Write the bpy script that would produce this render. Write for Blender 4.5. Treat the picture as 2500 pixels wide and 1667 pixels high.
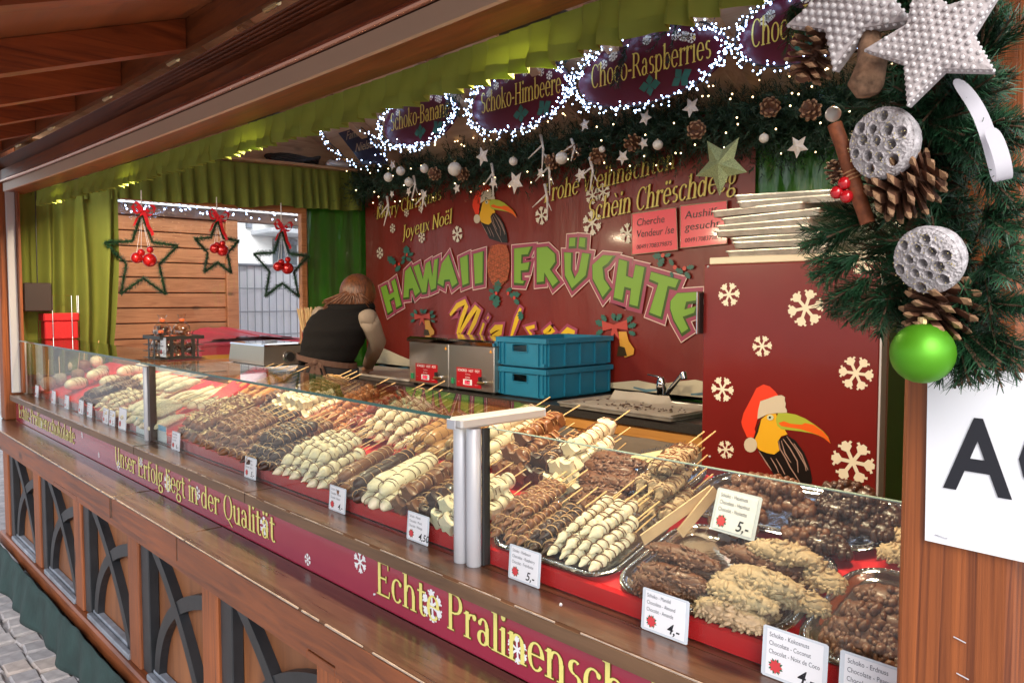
import bpy, bmesh, math, random
from mathutils import Vector, Matrix, Euler, noise
from mathutils.geometry import tessellate_polygon
random.seed(7)
R = math.radians
for o in list(bpy.data.objects): bpy.data.objects.remove(o)
S = bpy.context.scene
COL = S.collection
# ------------------------------------------------------------------ camera
CAM_F = 1900.0; CAM_T = R(46.8); CAM_P = math.atan(102.5/1900); CAM_Z = 1.62
cd = bpy.data.cameras.new('camera'); cam = bpy.data.objects.new('camera', cd); COL.objects.link(cam)
cam.location = (0, 0, CAM_Z); cam.rotation_euler = (R(90)-CAM_P, 0, CAM_T)
cd.sensor_width = 36; cd.lens = 36*CAM_F/2500; cd.clip_start = .02; cd.clip_end = 400
S.camera = cam
# ------------------------------------------------------------------ world, sun, exposure
W = bpy.data.worlds.new('World'); S.world = W; W.use_nodes = True
wn = W.node_tree.nodes; wl = W.node_tree.links
sky = wn.new('ShaderNodeTexSky'); sky.sky_type = 'NISHITA'; sky.sun_disc = False
SUN_EL, SUN_AZ = R(36), R(128)
sky.sun_elevation = SUN_EL; sky.sun_rotation = SUN_AZ; sky.air_density = 1.0; sky.dust_density = 1.5; sky.ozone_density = 1.0
bg = wn['Background']; bg.inputs[1].default_value = .15
hs_ = wn.new('ShaderNodeHueSaturation'); hs_.inputs['Saturation'].default_value = .45      # overcast: the sky is pale all round
wl.new(sky.outputs[0], hs_.inputs['Color']); wl.new(hs_.outputs[0], bg.inputs[0])
sd = bpy.data.lights.new('sun', 'SUN'); sun = bpy.data.objects.new('sun', sd); COL.objects.link(sun)
sd.energy = 1.3; sd.angle = R(40); sd.color = (1, .975, .95)
_sv = Vector((math.sin(SUN_AZ)*math.cos(SUN_EL), math.cos(SUN_AZ)*math.cos(SUN_EL), math.sin(SUN_EL)))
sun.rotation_euler = (-_sv).to_track_quat('-Z', 'Y').to_euler(); sun.location = _sv*20
S.view_settings.view_transform = 'Standard'; S.view_settings.look = 'None'
S.view_settings.exposure = 1.1; S.view_settings.gamma = 1
S.render.engine = 'CYCLES'
# ------------------------------------------------------------------ photo pixel (2500x1667) -> place on a known surface
_fw = Vector((-math.sin(CAM_T)*math.cos(CAM_P), math.cos(CAM_T)*math.cos(CAM_P), -math.sin(CAM_P)))
_rt = Vector((math.cos(CAM_T), math.sin(CAM_T), 0)); _up = _rt.cross(_fw); _C = Vector((0, 0, CAM_Z))
def ray(u, v): return _fw + _rt*((u-1250)/CAM_F) + _up*((833.5-v)/CAM_F)
def ony(u, v, y): d = ray(u, v); return _C + d*(y/d.y)
def onx(u, v, x): d = ray(u, v); return _C + d*(x/d.x)
def onz(u, v, z): d = ray(u, v); return _C + d*((z-CAM_Z)/d.z)
TS, TZ, TY = .30, 1.115, 1.03           # sloping floor of the showcase
def tz(y): return TZ + TS*(y-TY)
def ontilt(u, v, h=0): d = ray(u, v); return _C + d*((TZ+h-TS*TY-CAM_Z)/(d.z-TS*d.y))
TILT = math.atan(TS)
# ------------------------------------------------------------------ materials
def nt(name):
    m = bpy.data.materials.new(name); m.use_nodes = True
    n = m.node_tree.nodes; l = m.node_tree.links
    return m, n, l, n['Principled BSDF']
def P(name, col, rough=.5, metal=0, var=0, vs=8, bump=0, bs=40, coat=0, emis=None, es=0, sub=0, spec=None, trans=0, stretch=None, bd=.01):
    m, n, l, b = nt(name)
    c4 = (*col, 1)
    b.inputs['Base Color'].default_value = c4; b.inputs['Roughness'].default_value = rough; b.inputs['Metallic'].default_value = metal
    b.inputs['Coat Weight'].default_value = coat; b.inputs['Coat Roughness'].default_value = .08
    if spec is not None: b.inputs['Specular IOR Level'].default_value = spec
    if trans: b.inputs['Transmission Weight'].default_value = trans
    if sub: b.inputs['Subsurface Weight'].default_value = sub; b.inputs['Subsurface Radius'].default_value = (.01, .005, .003)
    if emis: b.inputs['Emission Color'].default_value = (*emis, 1); b.inputs['Emission Strength'].default_value = es
    if var or bump:
        tc = n.new('ShaderNodeTexCoord'); mp = n.new('ShaderNodeMapping'); l.new(tc.outputs['Object'], mp.inputs[0])
        if stretch: mp.inputs['Scale'].default_value = stretch
    if var:
        nz = n.new('ShaderNodeTexNoise'); nz.inputs['Scale'].default_value = vs; nz.inputs['Detail'].default_value = 6
        l.new(mp.outputs[0], nz.inputs['Vector'])
        r = n.new('ShaderNodeValToRGB'); l.new(nz.outputs[0], r.inputs[0])
        r.color_ramp.elements[0].position = .3; r.color_ramp.elements[1].position = .72
        r.color_ramp.elements[0].color = (*[max(0, c*(1-var)) for c in col], 1); r.color_ramp.elements[1].color = (*[min(1, c*(1+var)) for c in col], 1)
        l.new(r.outputs[0], b.inputs['Base Color'])
    if bump:
        nb = n.new('ShaderNodeTexNoise'); nb.inputs['Scale'].default_value = bs; nb.inputs['Detail'].default_value = 5
        l.new(mp.outputs[0], nb.inputs['Vector'])
        bp = n.new('ShaderNodeBump'); bp.inputs['Strength'].default_value = bump; bp.inputs['Distance'].default_value = bd
        l.new(nb.outputs[0], bp.inputs['Height']); l.new(bp.outputs[0], b.inputs['Normal'])
    return m
def WOOD(name, dark, light, axis='X', rough=.42, coat=.10, bump=.35, sc=1., knots=True, lsc=1.):
    m, n, l, b = nt(name)
    tc = n.new('ShaderNodeTexCoord'); mp = n.new('ShaderNodeMapping'); l.new(tc.outputs['Object'], mp.inputs[0])
    st = {'X': (1.1, 16, 16), 'Y': (16, 1.1, 16), 'Z': (16, 16, 1.1)}[axis]
    mp.inputs['Scale'].default_value = [s*(sc if s > 2 else sc*lsc) for s in st]
    nz = n.new('ShaderNodeTexNoise'); nz.inputs['Scale'].default_value = 2.2; nz.inputs['Detail'].default_value = 9; nz.inputs['Roughness'].default_value = .62; nz.inputs['Distortion'].default_value = 1.3
    l.new(mp.outputs[0], nz.inputs['Vector'])
    r = n.new('ShaderNodeValToRGB'); e = r.color_ramp.elements
    e[0].position = .28; e[0].color = (*dark, 1); e[1].position = .70; e[1].color = (*light, 1)
    k = e.new(.47); k.color = (*[(a*.45+c*.55) for a, c in zip(dark, light)], 1)
    l.new(nz.outputs[0], r.inputs[0]); out = r.outputs[0]
    # broad tone patches
    n2 = n.new('ShaderNodeTexNoise'); n2.inputs['Scale'].default_value = 1.7; n2.inputs['Detail'].default_value = 3; l.new(tc.outputs['Object'], n2.inputs['Vector'])
    mr = n.new('ShaderNodeMapRange'); mr.inputs[1].default_value = .3; mr.inputs[2].default_value = .7; mr.inputs[3].default_value = .72; mr.inputs[4].default_value = 1.18; l.new(n2.outputs[0], mr.inputs[0])
    mx = n.new('ShaderNodeMix'); mx.data_type = 'RGBA'; mx.blend_type = 'MULTIPLY'; mx.inputs[0].default_value = 1
    l.new(out, mx.inputs[6]); l.new(mr.outputs[0], mx.inputs[7]); out = mx.outputs[2]
    if knots:
        vo = n.new('ShaderNodeTexVoronoi'); vo.inputs['Scale'].default_value = 1.0
        m2 = n.new('ShaderNodeMapping'); m2.inputs['Scale'].default_value = {'X': (2.6, 6, 6), 'Y': (6, 2.6, 6), 'Z': (6, 6, 2.6)}[axis]
        l.new(tc.outputs['Object'], m2.inputs[0]); l.new(m2.outputs[0], vo.inputs['Vector'])
        kr = n.new('ShaderNodeValToRGB'); kr.color_ramp.elements[0].position = .06; kr.color_ramp.elements[0].color = (.22, .2, .18, 1); kr.color_ramp.elements[1].position = .15; kr.color_ramp.elements[1].color = (1, 1, 1, 1)
        l.new(vo.outputs[0], kr.inputs[0])
        m3 = n.new('ShaderNodeMix'); m3.data_type = 'RGBA'; m3.blend_type = 'MULTIPLY'; m3.inputs[0].default_value = .85
        l.new(out, m3.inputs[6]); l.new(kr.outputs[0], m3.inputs[7]); out = m3.outputs[2]
    l.new(out, b.inputs['Base Color'])
    b.inputs['Roughness'].default_value = rough; b.inputs['Coat Weight'].default_value = coat; b.inputs['Coat Roughness'].default_value = .16
    rr = n.new('ShaderNodeMapRange'); rr.inputs[3].default_value = rough-.08; rr.inputs[4].default_value = rough+.15; l.new(nz.outputs[0], rr.inputs[0]); l.new(rr.outputs[0], b.inputs['Roughness'])
    bp = n.new('ShaderNodeBump'); bp.inputs['Strength'].default_value = bump; bp.inputs['Distance'].default_value = .002
    l.new(nz.outputs[0], bp.inputs['Height']); l.new(bp.outputs[0], b.inputs['Normal'])
    return m
def GLASS(name, tint=(.93, .97, .95), k=1.0):
    m = bpy.data.materials.new(name); m.use_nodes = True; n = m.node_tree.nodes; l = m.node_tree.links
    n.remove(n['Principled BSDF']); out = n['Material Output']
    geo = n.new('ShaderNodeNewGeometry'); mr = n.new('ShaderNodeMapRange'); mr.inputs[3].default_value = 1.5; mr.inputs[4].default_value = 1/1.5
    l.new(geo.outputs['Backfacing'], mr.inputs[0])
    fr = n.new('ShaderNodeFresnel'); l.new(mr.outputs[0], fr.inputs['IOR'])
    mu = n.new('ShaderNodeMath'); mu.operation = 'MULTIPLY'; mu.inputs[1].default_value = k; l.new(fr.outputs[0], mu.inputs[0])
    tr = n.new('ShaderNodeBsdfTransparent'); tr.inputs[0].default_value = (*tint, 1)
    gl = n.new('ShaderNodeBsdfGlossy'); gl.inputs['Roughness'].default_value = .0
    mx = n.new('ShaderNodeMixShader'); l.new(mu.outputs[0], mx.inputs[0]); l.new(tr.outputs[0], mx.inputs[1]); l.new(gl.outputs[0], mx.inputs[2])
    l.new(mx.outputs[0], out.inputs[0]); return m
# ------------------------------------------------------------------ mesh helpers
ORG = {}
class MB:
    def __init__(s): s.v = []; s.f = []
    def add(s, vs, fs):
        o = len(s.v); s.v += [Vector(a) for a in vs]; s.f += [tuple(i+o for i in f) for f in fs]; return s
    def box(s, a, b, ch=0, M=None):
        (x0, y0, z0), (x1, y1, z1) = a, b
        if ch <= 0:
            vs = [(x, y, z) for z in (z0, z1) for y in (y0, y1) for x in (x0, x1)]
            fs = [(0, 2, 3, 1), (4, 5, 7, 6), (0, 1, 5, 4), (2, 6, 7, 3), (0, 4, 6, 2), (1, 3, 7, 5)]
        else:
            c = min(ch, (x1-x0)*.45, (y1-y0)*.45, (z1-z0)*.45); vs = []; idx = {}
            for ix in (0, 1):
                for iy in (0, 1):
                    for iz in (0, 1):
                        X = (x0, x1)[ix]; Y = (y0, y1)[iy]; Z = (z0, z1)[iz]; dx = c*(1-2*ix); dy = c*(1-2*iy); dz = c*(1-2*iz)
                        for k, p in enumerate(((X, Y+dy, Z+dz), (X+dx, Y, Z+dz), (X+dx, Y+dy, Z))): idx[ix, iy, iz, k] = len(vs); vs.append(p)
            fs = []
            for s_ in (0, 1):
                q = [(s_, 0, 0, 0), (s_, 1, 0, 0), (s_, 1, 1, 0), (s_, 0, 1, 0)]; fs.append([idx[t] for t in (q if s_ else q[::-1])])
                q = [(0, s_, 0, 1), (0, s_, 1, 1), (1, s_, 1, 1), (1, s_, 0, 1)]; fs.append([idx[t] for t in (q if s_ else q[::-1])])
                q = [(0, 0, s_, 2), (1, 0, s_, 2), (1, 1, s_, 2), (0, 1, s_, 2)]; fs.append([idx[t] for t in (q if s_ else q[::-1])])
            for i in (0, 1):
                for j in (0, 1):
                    fs.append([idx[i, j, 0, 0], idx[i, j, 1, 0], idx[i, j, 1, 1], idx[i, j, 0, 1]])
                    fs.append([idx[i, 0, j, 0], idx[i, 1, j, 0], idx[i, 1, j, 2], idx[i, 0, j, 2]])
                    fs.append([idx[0, i, j, 1], idx[1, i, j, 1], idx[1, i, j, 2], idx[0, i, j, 2]])
                    for k in (0, 1): fs.append([idx[i, j, k, 0], idx[i, j, k, 1], idx[i, j, k, 2]])
        if M: vs = [M @ Vector(v) for v in vs]
        return s.add(vs, fs)
    def tube(s, pts, r, n=8, cap=True, flat=1.0):
        pts = [Vector(p) for p in pts]; m = len(pts); rs = r if isinstance(r, (list, tuple)) else [r]*m
        o = len(s.v); prev = None
        for i, p in enumerate(pts):
            t = (pts[min(i+1, m-1)]-pts[max(i-1, 0)]); t = t.normalized() if t.length > 1e-9 else Vector((0, 0, 1))
            if prev is None: a = t.cross(Vector((0, 0, 1)));  a = a if a.length > .05 else t.cross(Vector((0, 1, 0)))
            else: a = prev - t*prev.dot(t)
            a.normalize(); prev = a; b = t.cross(a)
            for k in range(n): w = 2*math.pi*k/n; s.v.append(p + a*math.cos(w)*rs[i] + b*math.sin(w)*rs[i]*flat)
        for i in range(m-1):
            for k in range(n): s.f.append((o+i*n+k, o+i*n+(k+1) % n, o+(i+1)*n+(k+1) % n, o+(i+1)*n+k))
        if cap: s.f.append(tuple(o+k for k in range(n))[::-1]); s.f.append(tuple(o+(m-1)*n+k for k in range(n)))
        return s
    def lathe(s, prof, n=16, M=None, cap=False):
        o = len(s.v); m = len(prof)
        for r, z in prof:
            for k in range(n): w = 2*math.pi*k/n; p = Vector((r*math.cos(w), r*math.sin(w), z)); s.v.append(M @ p if M else p)
        for i in range(m-1):
            for k in range(n): s.f.append((o+i*n+k, o+i*n+(k+1) % n, o+(i+1)*n+(k+1) % n, o+(i+1)*n+k))
        if cap: s.f.append(tuple(o+k for k in range(n))[::-1]); s.f.append(tuple(o+(m-1)*n+k for k in range(n)))
        return s
    def ball(s, c, r, n=10, m=6, sc=(1, 1, 1), M=None):
        o = len(s.v); c = Vector(c)
        T = (lambda p: c + (M @ p if M else p))
        s.v.append(T(Vector((0, 0, r*sc[2]))))
        for i in range(1, m):
            a = math.pi*i/m
            for k in range(n): w = 2*math.pi*k/n; s.v.append(T(Vector((r*sc[0]*math.sin(a)*math.cos(w), r*sc[1]*math.sin(a)*math.sin(w), r*sc[2]*math.cos(a)))))
        s.v.append(T(Vector((0, 0, -r*sc[2]))))
        for k in range(n): s.f.append((o, o+1+k, o+1+(k+1) % n)); s.f.append((o+1+(m-1)*n, o+1+(m-2)*n+(k+1) % n, o+1+(m-2)*n+k))
        for i in range(m-2):
            for k in range(n): s.f.append((o+1+i*n+k, o+1+(i+1)*n+k, o+1+(i+1)*n+(k+1) % n, o+1+i*n+(k+1) % n))
        return s
    def loft(s, rings, cap=True):
        o = len(s.v); n = len(rings[0])
        for r in rings: s.v += [Vector(p) for p in r]
        for i in range(len(rings)-1):
            for k in range(n): s.f.append((o+i*n+k, o+i*n+(k+1) % n, o+(i+1)*n+(k+1) % n, o+(i+1)*n+k))
        if cap: s.f.append(tuple(o+k for k in range(n))[::-1]); s.f.append(tuple(o+(len(rings)-1)*n+k for k in range(n)))
        return s
    def prism(s, poly, d):                       # poly: 3D loop, d: extrusion vector
        poly = [Vector(p) for p in poly]; n = len(poly); d = Vector(d); o = len(s.v)
        s.v += poly + [p+d for p in poly]
        for t in tessellate_polygon([poly]): s.f.append(tuple(o+i for i in t)); s.f.append(tuple(o+n+i for i in t[::-1]))
        for k in range(n): s.f.append((o+k, o+(k+1) % n, o+n+(k+1) % n, o+n+k))
        return s
    def grid(s, fn, nu, nv):
        o = len(s.v)
        for j in range(nv+1):
            for i in range(nu+1): s.v.append(Vector(fn(i/nu, j/nv)))
        for j in range(nv):
            for i in range(nu): a = o+j*(nu+1)+i; s.f.append((a, a+1, a+nu+2, a+nu+1))
        return s
    def build(s, name, mat, parent=None, smooth=False, fix=True, org=None):
        me = bpy.data.meshes.new(name)
        base = ORG.get(parent.name, Vector()) if parent else (Vector(org) if org is not None else Vector())
        me.from_pydata([tuple(v-base) for v in s.v], [], s.f)
        if fix:
            bm = bmesh.new(); bm.from_mesh(me); bmesh.ops.recalc_face_normals(bm, faces=bm.faces); bm.to_mesh(me); bm.free()
        if smooth is True: me.polygons.foreach_set('use_smooth', [True]*len(me.polygons))
        elif smooth: me.set_sharp_from_angle(angle=R(smooth)); 
        if mat: me.materials.append(mat)
        o = bpy.data.objects.new(name, me); COL.objects.link(o)
        if parent: o.parent = parent; ORG[o.name] = base
        elif org is not None: o.location = base; ORG[o.name] = base
        return o
def tag(o, label, cat, group=None, kind=None):
    if label: o['label'] = label
    if cat: o['category'] = cat
    if group: o['group'] = group
    if kind: o['kind'] = kind
    return o
def thing(name, label, cat, loc=(0, 0, 0), group=None):
    o = bpy.data.objects.new(name, None); COL.objects.link(o); o.location = loc; o.empty_display_size = .05
    ORG[o.name] = Vector(loc); return tag(o, label, cat, group)
def dup(o, loc=None, rot=None, parent=None, label=None):
    c = o.copy(); COL.objects.link(c); c.parent = parent
    for ch in o.children: dup(ch, parent=c)
    if loc is not None: c.location = loc
    if rot is not None: c.rotation_euler = rot
    if label: c['label'] = label
    return c
def off_poly(poly, d):
    A = sum(a[0]*b[1]-b[0]*a[1] for a, b in zip(poly, poly[1:]+poly[:1]))
    if A < 0: poly = poly[::-1]
    n = len(poly); out = []
    for i in range(n):
        p0, p, p1 = Vector(poly[i-1][:2]), Vector(poly[i][:2]), Vector(poly[(i+1) % n][:2])
        e0 = (p-p0).normalized(); e1 = (p1-p).normalized(); n0 = Vector((e0.y, -e0.x)); n1 = Vector((e1.y, -e1.x)); b = n0+n1
        if b.length < .3: b = n0
        k = min(1/max(.45, b.dot(n0)/max(b.length, 1e-6)), 1.9); b.normalize(); out.append(tuple(p+b*d*k))
    return out
def sheet(name, polys, fn, mat, parent, eps=0):   # polys: list of (outer, hole, hole..) in 2D; fn(x,y)->3D
    mb = MB()
    for loops in polys:
        l3 = [[Vector((p[0], p[1], 0)) for p in lp] for lp in loops]; flat = [p for lp in l3 for p in lp]
        tri = tessellate_polygon(l3); mb.add([fn(p.x, p.y) for p in flat], tri)
    return mb.build(name, mat, parent, fix=False)
def remesh(o, vox, sm=2):
    md = o.modifiers.new('r', 'REMESH'); md.mode = 'VOXEL'; md.voxel_size = vox; md.use_smooth_shade = True
    m2 = o.modifiers.new('s', 'SMOOTH'); m2.iterations = sm; m2.factor = .5
    dg = bpy.context.evaluated_depsgraph_get(); me = bpy.data.meshes.new_from_object(o.evaluated_get(dg)); o.modifiers.clear(); 
    mats = [m for m in o.data.materials]; o.data = me
    me.materials.clear(); [me.materials.append(m) for m in mats]
    return o
def text_polys(body, size=1, shear=0, bold=0, space=1.0):
    cu = bpy.data.curves.new('t', 'FONT'); cu.body = body; cu.size = size; cu.shear = shear; cu.offset = bold; cu.resolution_u = 3; cu.space_character = space
    o = bpy.data.objects.new('t', cu); COL.objects.link(o); bpy.context.view_layer.update()
    dg = bpy.context.evaluated_depsgraph_get(); me = bpy.data.meshes.new_from_object(o.evaluated_get(dg))
    vs = [(v.co.x, v.co.y) for v in me.vertices]; fs = [tuple(p.vertices) for p in me.polygons]
    bpy.data.objects.remove(o); bpy.data.curves.remove(cu); bpy.data.meshes.remove(me)
    return vs, fs
_tc = {}
def text(name, body, O, X, Y, mat, parent, size=1, shear=0, bold=0, fitw=None):   # O origin, X/Y unit vectors of the writing plane (metres)
    key = (body, shear, bold)
    if key not in _tc: _tc[key] = text_polys(body, 1, shear, bold)
    vs, fs = _tc[key]
    if not vs: return None
    w = max(v[0] for v in vs); kx = size if fitw is None else fitw/max(w, 1e-6)
    O, X, Y = Vector(O), Vector(X), Vector(Y)
    return MB().add([O+X*(a*kx)+Y*(b*size) for a, b in vs], fs).build(name, mat, parent, fix=False)
# ------------------------------------------------------------------ a serif letter shape built from strokes
def _G():
    V = lambda x, a, b, f='': ('V', x, a, b, f)
    H = lambda a, b, y, w=.075: ('H', a, b, y, w)
    A = lambda cx, cy, rx, ry, a, b: ('A', cx, cy, rx, ry, a, b)
    D = lambda a, b, c, d, w=.17: ('D', a, b, c, d, w)
    O = lambda x, y, r=.11: ('O', x, y, r)
    arch = lambda x: [A(x+.32, .62, .3, .36, 0, 165), V(x+.6, 0, .64, 'b')]
    g = {'E': ([V(.22, 0, 1.45, 'bt'), H(.2, .95, 1.415), H(.2, .78, .76), H(.2, 1.0, .035), D(.92, 1.45, .95, 1.18, .06), D(1.0, 0, 1.06, .3, .06), D(.78, .62, .78, .9, .06)], 1.18),
     'F': ([V(.22, 0, 1.45, 'bt'), H(.2, .92, 1.415), H(.2, .75, .76), D(.9, 1.45, .93, 1.16, .06), D(.75, .62, .75, .9, .06)], 1.02),
     'c': ([A(.48, .5, .37, .49, 50, 322), O(.73, .82, .1)], .9), 'e': ([A(.48, .5, .37, .49, 0, 322), H(.16, .83, .54, .06)], .95),
     'h': ([V(.22, 0, 1.5, 'bf')]+arch(.22), 1.06), 'n': ([V(.22, 0, 1, 'bf')]+arch(.22), 1.06), 'm': ([V(.22, 0, 1, 'bf')]+arch(.22)+arch(.82), 1.66),
     't': ([V(.3, .2, 1.28), H(.06, .62, .965), A(.5, .24, .21, .23, 180, 318)], .7), 'f': ([V(.3, 0, 1.2, 'b'), A(.54, 1.18, .24, .3, 35, 180), H(.06, .62, .965), O(.72, 1.36, .09)], .66),
     'P': ([V(.22, 0, 1.45, 'bt'), A(.52, 1.05, .4, .37, -92, 92), H(.2, .55, 1.415), H(.2, .55, .685)], 1.08),
     'B': ([V(.22, 0, 1.45, 'bt'), A(.5, 1.1, .36, .32, -90, 90), A(.52, .4, .42, .37, -90, 90), H(.2, .55, 1.415), H(.2, .55, .77), H(.2, .55, .035)], 1.1),
     'R': ([V(.22, 0, 1.45, 'bt'), A(.52, 1.07, .38, .35, -92, 92), H(.2, .55, 1.415), H(.2, .55, .72), D(.58, .72, 1.12, .02, .18)], 1.2),
     'r': ([V(.22, 0, 1, 'bf'), A(.52, .68, .28, .27, 55, 168), O(.67, .87, .12)], .78), 'a': ([A(.4, .27, .27, .27, 30, 330), V(.66, .08, .72), A(.42, .7, .24, .28, 0, 150), O(.21, .79, .1), D(.66, .1, .86, .03, .09), ], .92),
     'l': ([V(.22, 0, 1.5, 'bf')], .46), 'i': ([V(.22, 0, 1, 'bf'), O(.22, 1.36, .13)], .46), 'j': ([V(.22, -.2, 1, 'f'), A(.02, -.22, .2, .22, 270, 360), O(.22, 1.36, .13)], .46),
     's': ([A(.4, .74, .25, .24, 45, 268), A(.4, .27, .27, .25, -135, 92)], .76), 'S': ([A(.5, 1.08, .34, .36, 35, 268), A(.5, .38, .37, .37, -140, 92)], 1.0),
     'k': ([V(.22, 0, 1.5, 'bf'), D(.28, .42, .76, .97, .08), D(.42, .56, .86, .02, .18), H(.6, .95, .97, .06), H(.65, 1.02, .03, .06)], 1.0),
     'o': ([A(.5, .5, .39, .49, 0, 360)], .98), 'd': ([A(.42, .48, .33, .47, 40, 320), V(.76, 0, 1.5, 'f')], 1.02), 'b': ([V(.22, .04, 1.5, 'f'), A(.54, .48, .33, .47, -140, 140)], .98),
     'p': ([V(.22, -.45, 1, 'bf'), A(.54, .5, .35, .49, -140, 140)], 1.02), 'g': ([A(.42, .66, .28, .32, 0, 360), A(.45, -.14, .37, .26, 0, 360), D(.26, .36, .22, .1, .09), O(.8, .93, .09)], .9),
     'U': ([V(.28, .4, 1.45, 't'), V(1.02, .4, 1.45, 't'), A(.65, .42, .37, .42, 180, 360)], 1.3), 'u': ([V(.22, .3, 1, 'f'), A(.5, .33, .29, .33, 180, 350), V(.79, 0, 1, 'fb')], 1.04),
     'Q': ([A(.66, .72, .54, .72, 0, 360), D(.62, .06, 1.22, -.32, .15)], 1.34), 'C': ([A(.64, .72, .52, .72, 48, 315), D(1.04, 1.0, 1.04, 1.42, .06)], 1.18),
     'H': ([V(.24, 0, 1.45, 'bt'), V(1.0, 0, 1.45, 'bt'), H(.2, 1.0, .75)], 1.28), 'M': ([V(.22, 0, 1.45, 'b'), V(1.36, 0, 1.45, 'bt'), D(.22, 1.43, .78, .06, .17), D(.78, .06, 1.36, 1.43, .07)], 1.6),
     'N': ([V(.22, 0, 1.45, 'b'), V(1.06, 0, 1.45, 't'), D(.2, 1.43, 1.06, .04, .17)], 1.28), 'J': ([V(.4, 0, 1.45, 't'), A(.18, 0, .22, .3, 250, 360)], .66),
     'W': ([D(.08, 1.43, .5, .02), D(.5, .02, .9, 1.4, .07), D(.8, 1.43, 1.2, .02), D(1.2, .02, 1.62, 1.43, .07)], 1.7), 'w': ([D(.06, .97, .4, .02), D(.4, .02, .68, .95, .07), D(.62, .97, .92, .02), D(.92, .02, 1.24, .97, .07)], 1.3),
     'y': ([D(.08, .97, .46, .04), D(.84, .97, .3, -.4, .08), O(.24, -.36, .1)], .92), 'x': ([D(.1, .97, .78, .02), D(.76, .97, .1, .02, .08)], .9), '-': ([H(.08, .5, .5, .12)], .58), ' ': ([], .5)}
    for k, b in (('ä', 'a'), ('ë', 'e')): g[k] = (g[b][0]+[O(.28, 1.32, .12), O(.64, 1.32, .12)], g[b][1])
    g['è'] = (g['e'][0]+[D(.3, 1.48, .56, 1.18, .12)], g['e'][1])
    return g
GL = _G()
def serif(name, body, O, X, Y, mat, parent, fitw=None, fat=0., nrm=(0, -1, 0), eps=.0003, split=True):
    O, X, Y, N = Vector(O), Vector(X), Vector(Y), Vector(nrm)
    tot = sum(GL[c][1] for c in body); kx = (fitw/tot) if fitw else 1
    mb = MB(); x0 = 0; lev = 0; last = None
    def poly(pts):
        nonlocal lev
        lev = (lev+1) % 12; e = N*(lev*eps/6)
        pts = [Vector((a, b)) for a, b in pts]
        mb.add([O+X*((a.x+x0)*kx)+Y*a.y+e for a in pts], tessellate_polygon([[Vector((a.x, a.y, 0)) for a in pts]]) if len(pts) > 4 else [tuple(range(len(pts)))])
    for c in body:
        for q in GL[c][0]:
            if q[0] == 'V':
                _, x, a, b, f = q; w = .105+fat; poly([(x-w, a-fat*.5), (x+w, a-fat*.5), (x+w, b+fat*.5), (x-w, b+fat*.5)])
                if 'b' in f: poly([(x-.22-fat, -fat), (x+.22+fat, -fat), (x+.22+fat, .05+fat), (x-.22-fat, .05+fat)])
                if 't' in f: poly([(x-.22-fat, b-.05-fat), (x+.22+fat, b-.05-fat), (x+.22+fat, b+fat), (x-.22-fat, b+fat)])
                if 'f' in f: poly([(x-.24-fat, b-.13), (x, b-.17-fat), (x, b+fat), (x-.03, b+fat)])
            elif q[0] == 'H': _, a, b, y, w = q; w = w/2+fat; poly([(a-fat, y-w), (b+fat, y-w), (b+fat, y+w), (a-fat, y+w)])
            elif q[0] == 'D':
                _, a, b, cc, d, w = q; w = w/2+fat; poly([(a-w, b), (a+w, b), (cc+w, d), (cc-w, d)])
            elif q[0] == 'O': _, x, y, r = q; r += fat; poly([(x+r*math.cos(k*.5236*1.2), y+r*math.sin(k*.5236*1.2)) for k in range(10)])
            else:
                _, cx, cy, rx, ry, a0, a1 = q; n = max(6, int(abs(a1-a0)/18)); L = []; Rr = []
                for i in range(n+1):
                    t = R(a0+(a1-a0)*i/n); w = .042+.07*abs(math.cos(t))**1.3+fat
                    L.append((cx+(rx+w*.6)*math.cos(t), cy+(ry+w*.35)*math.sin(t))); Rr.append((cx+(rx-w*1.25)*math.cos(t), cy+(ry-max(w, .06)*.95)*math.sin(t)))
                lev = (lev+1) % 12; e = N*(lev*eps/6); vs = []
                for p in L+Rr: vs.append(O+X*((p[0]+x0)*kx)+Y*p[1]+e)
                mb.add(vs, [(i, i+1, n+2+i, n+1+i) for i in range(n)])
        x0 += GL[c][1]
        if split and mb.v: last = mb.build(name, mat, parent, fix=False); mb = MB()
    return last if split else mb.build(name, mat, parent, fix=False)
def flake2d(r, rot=0):
    arm = [(.10, .19), (.10, .45), (.27, .62), (.37, .56), (.46, .70), (.33, .78), (.36, .88), (.22, .93), (.12, .80), (.12, 1.0)]
    # one arm pointing +y, right half; mirrored
    pts = []
    for k in range(6):
        a = rot+k*math.pi/3; c, s = math.cos(a), math.sin(a)
        h = [(.085, .15), (.085, .52), (.27, .68), (.25, .80), (.37, .84), (.30, .95), (.16, .87), (.10, 1.0)]
        loop = [(-x, y) for x, y in h]+[(x, y) for x, y in h[::-1]]
        pts += [(r*(x*c-y*s), r*(x*s+y*c)) for x, y in loop[::-1]]
    return pts
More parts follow.
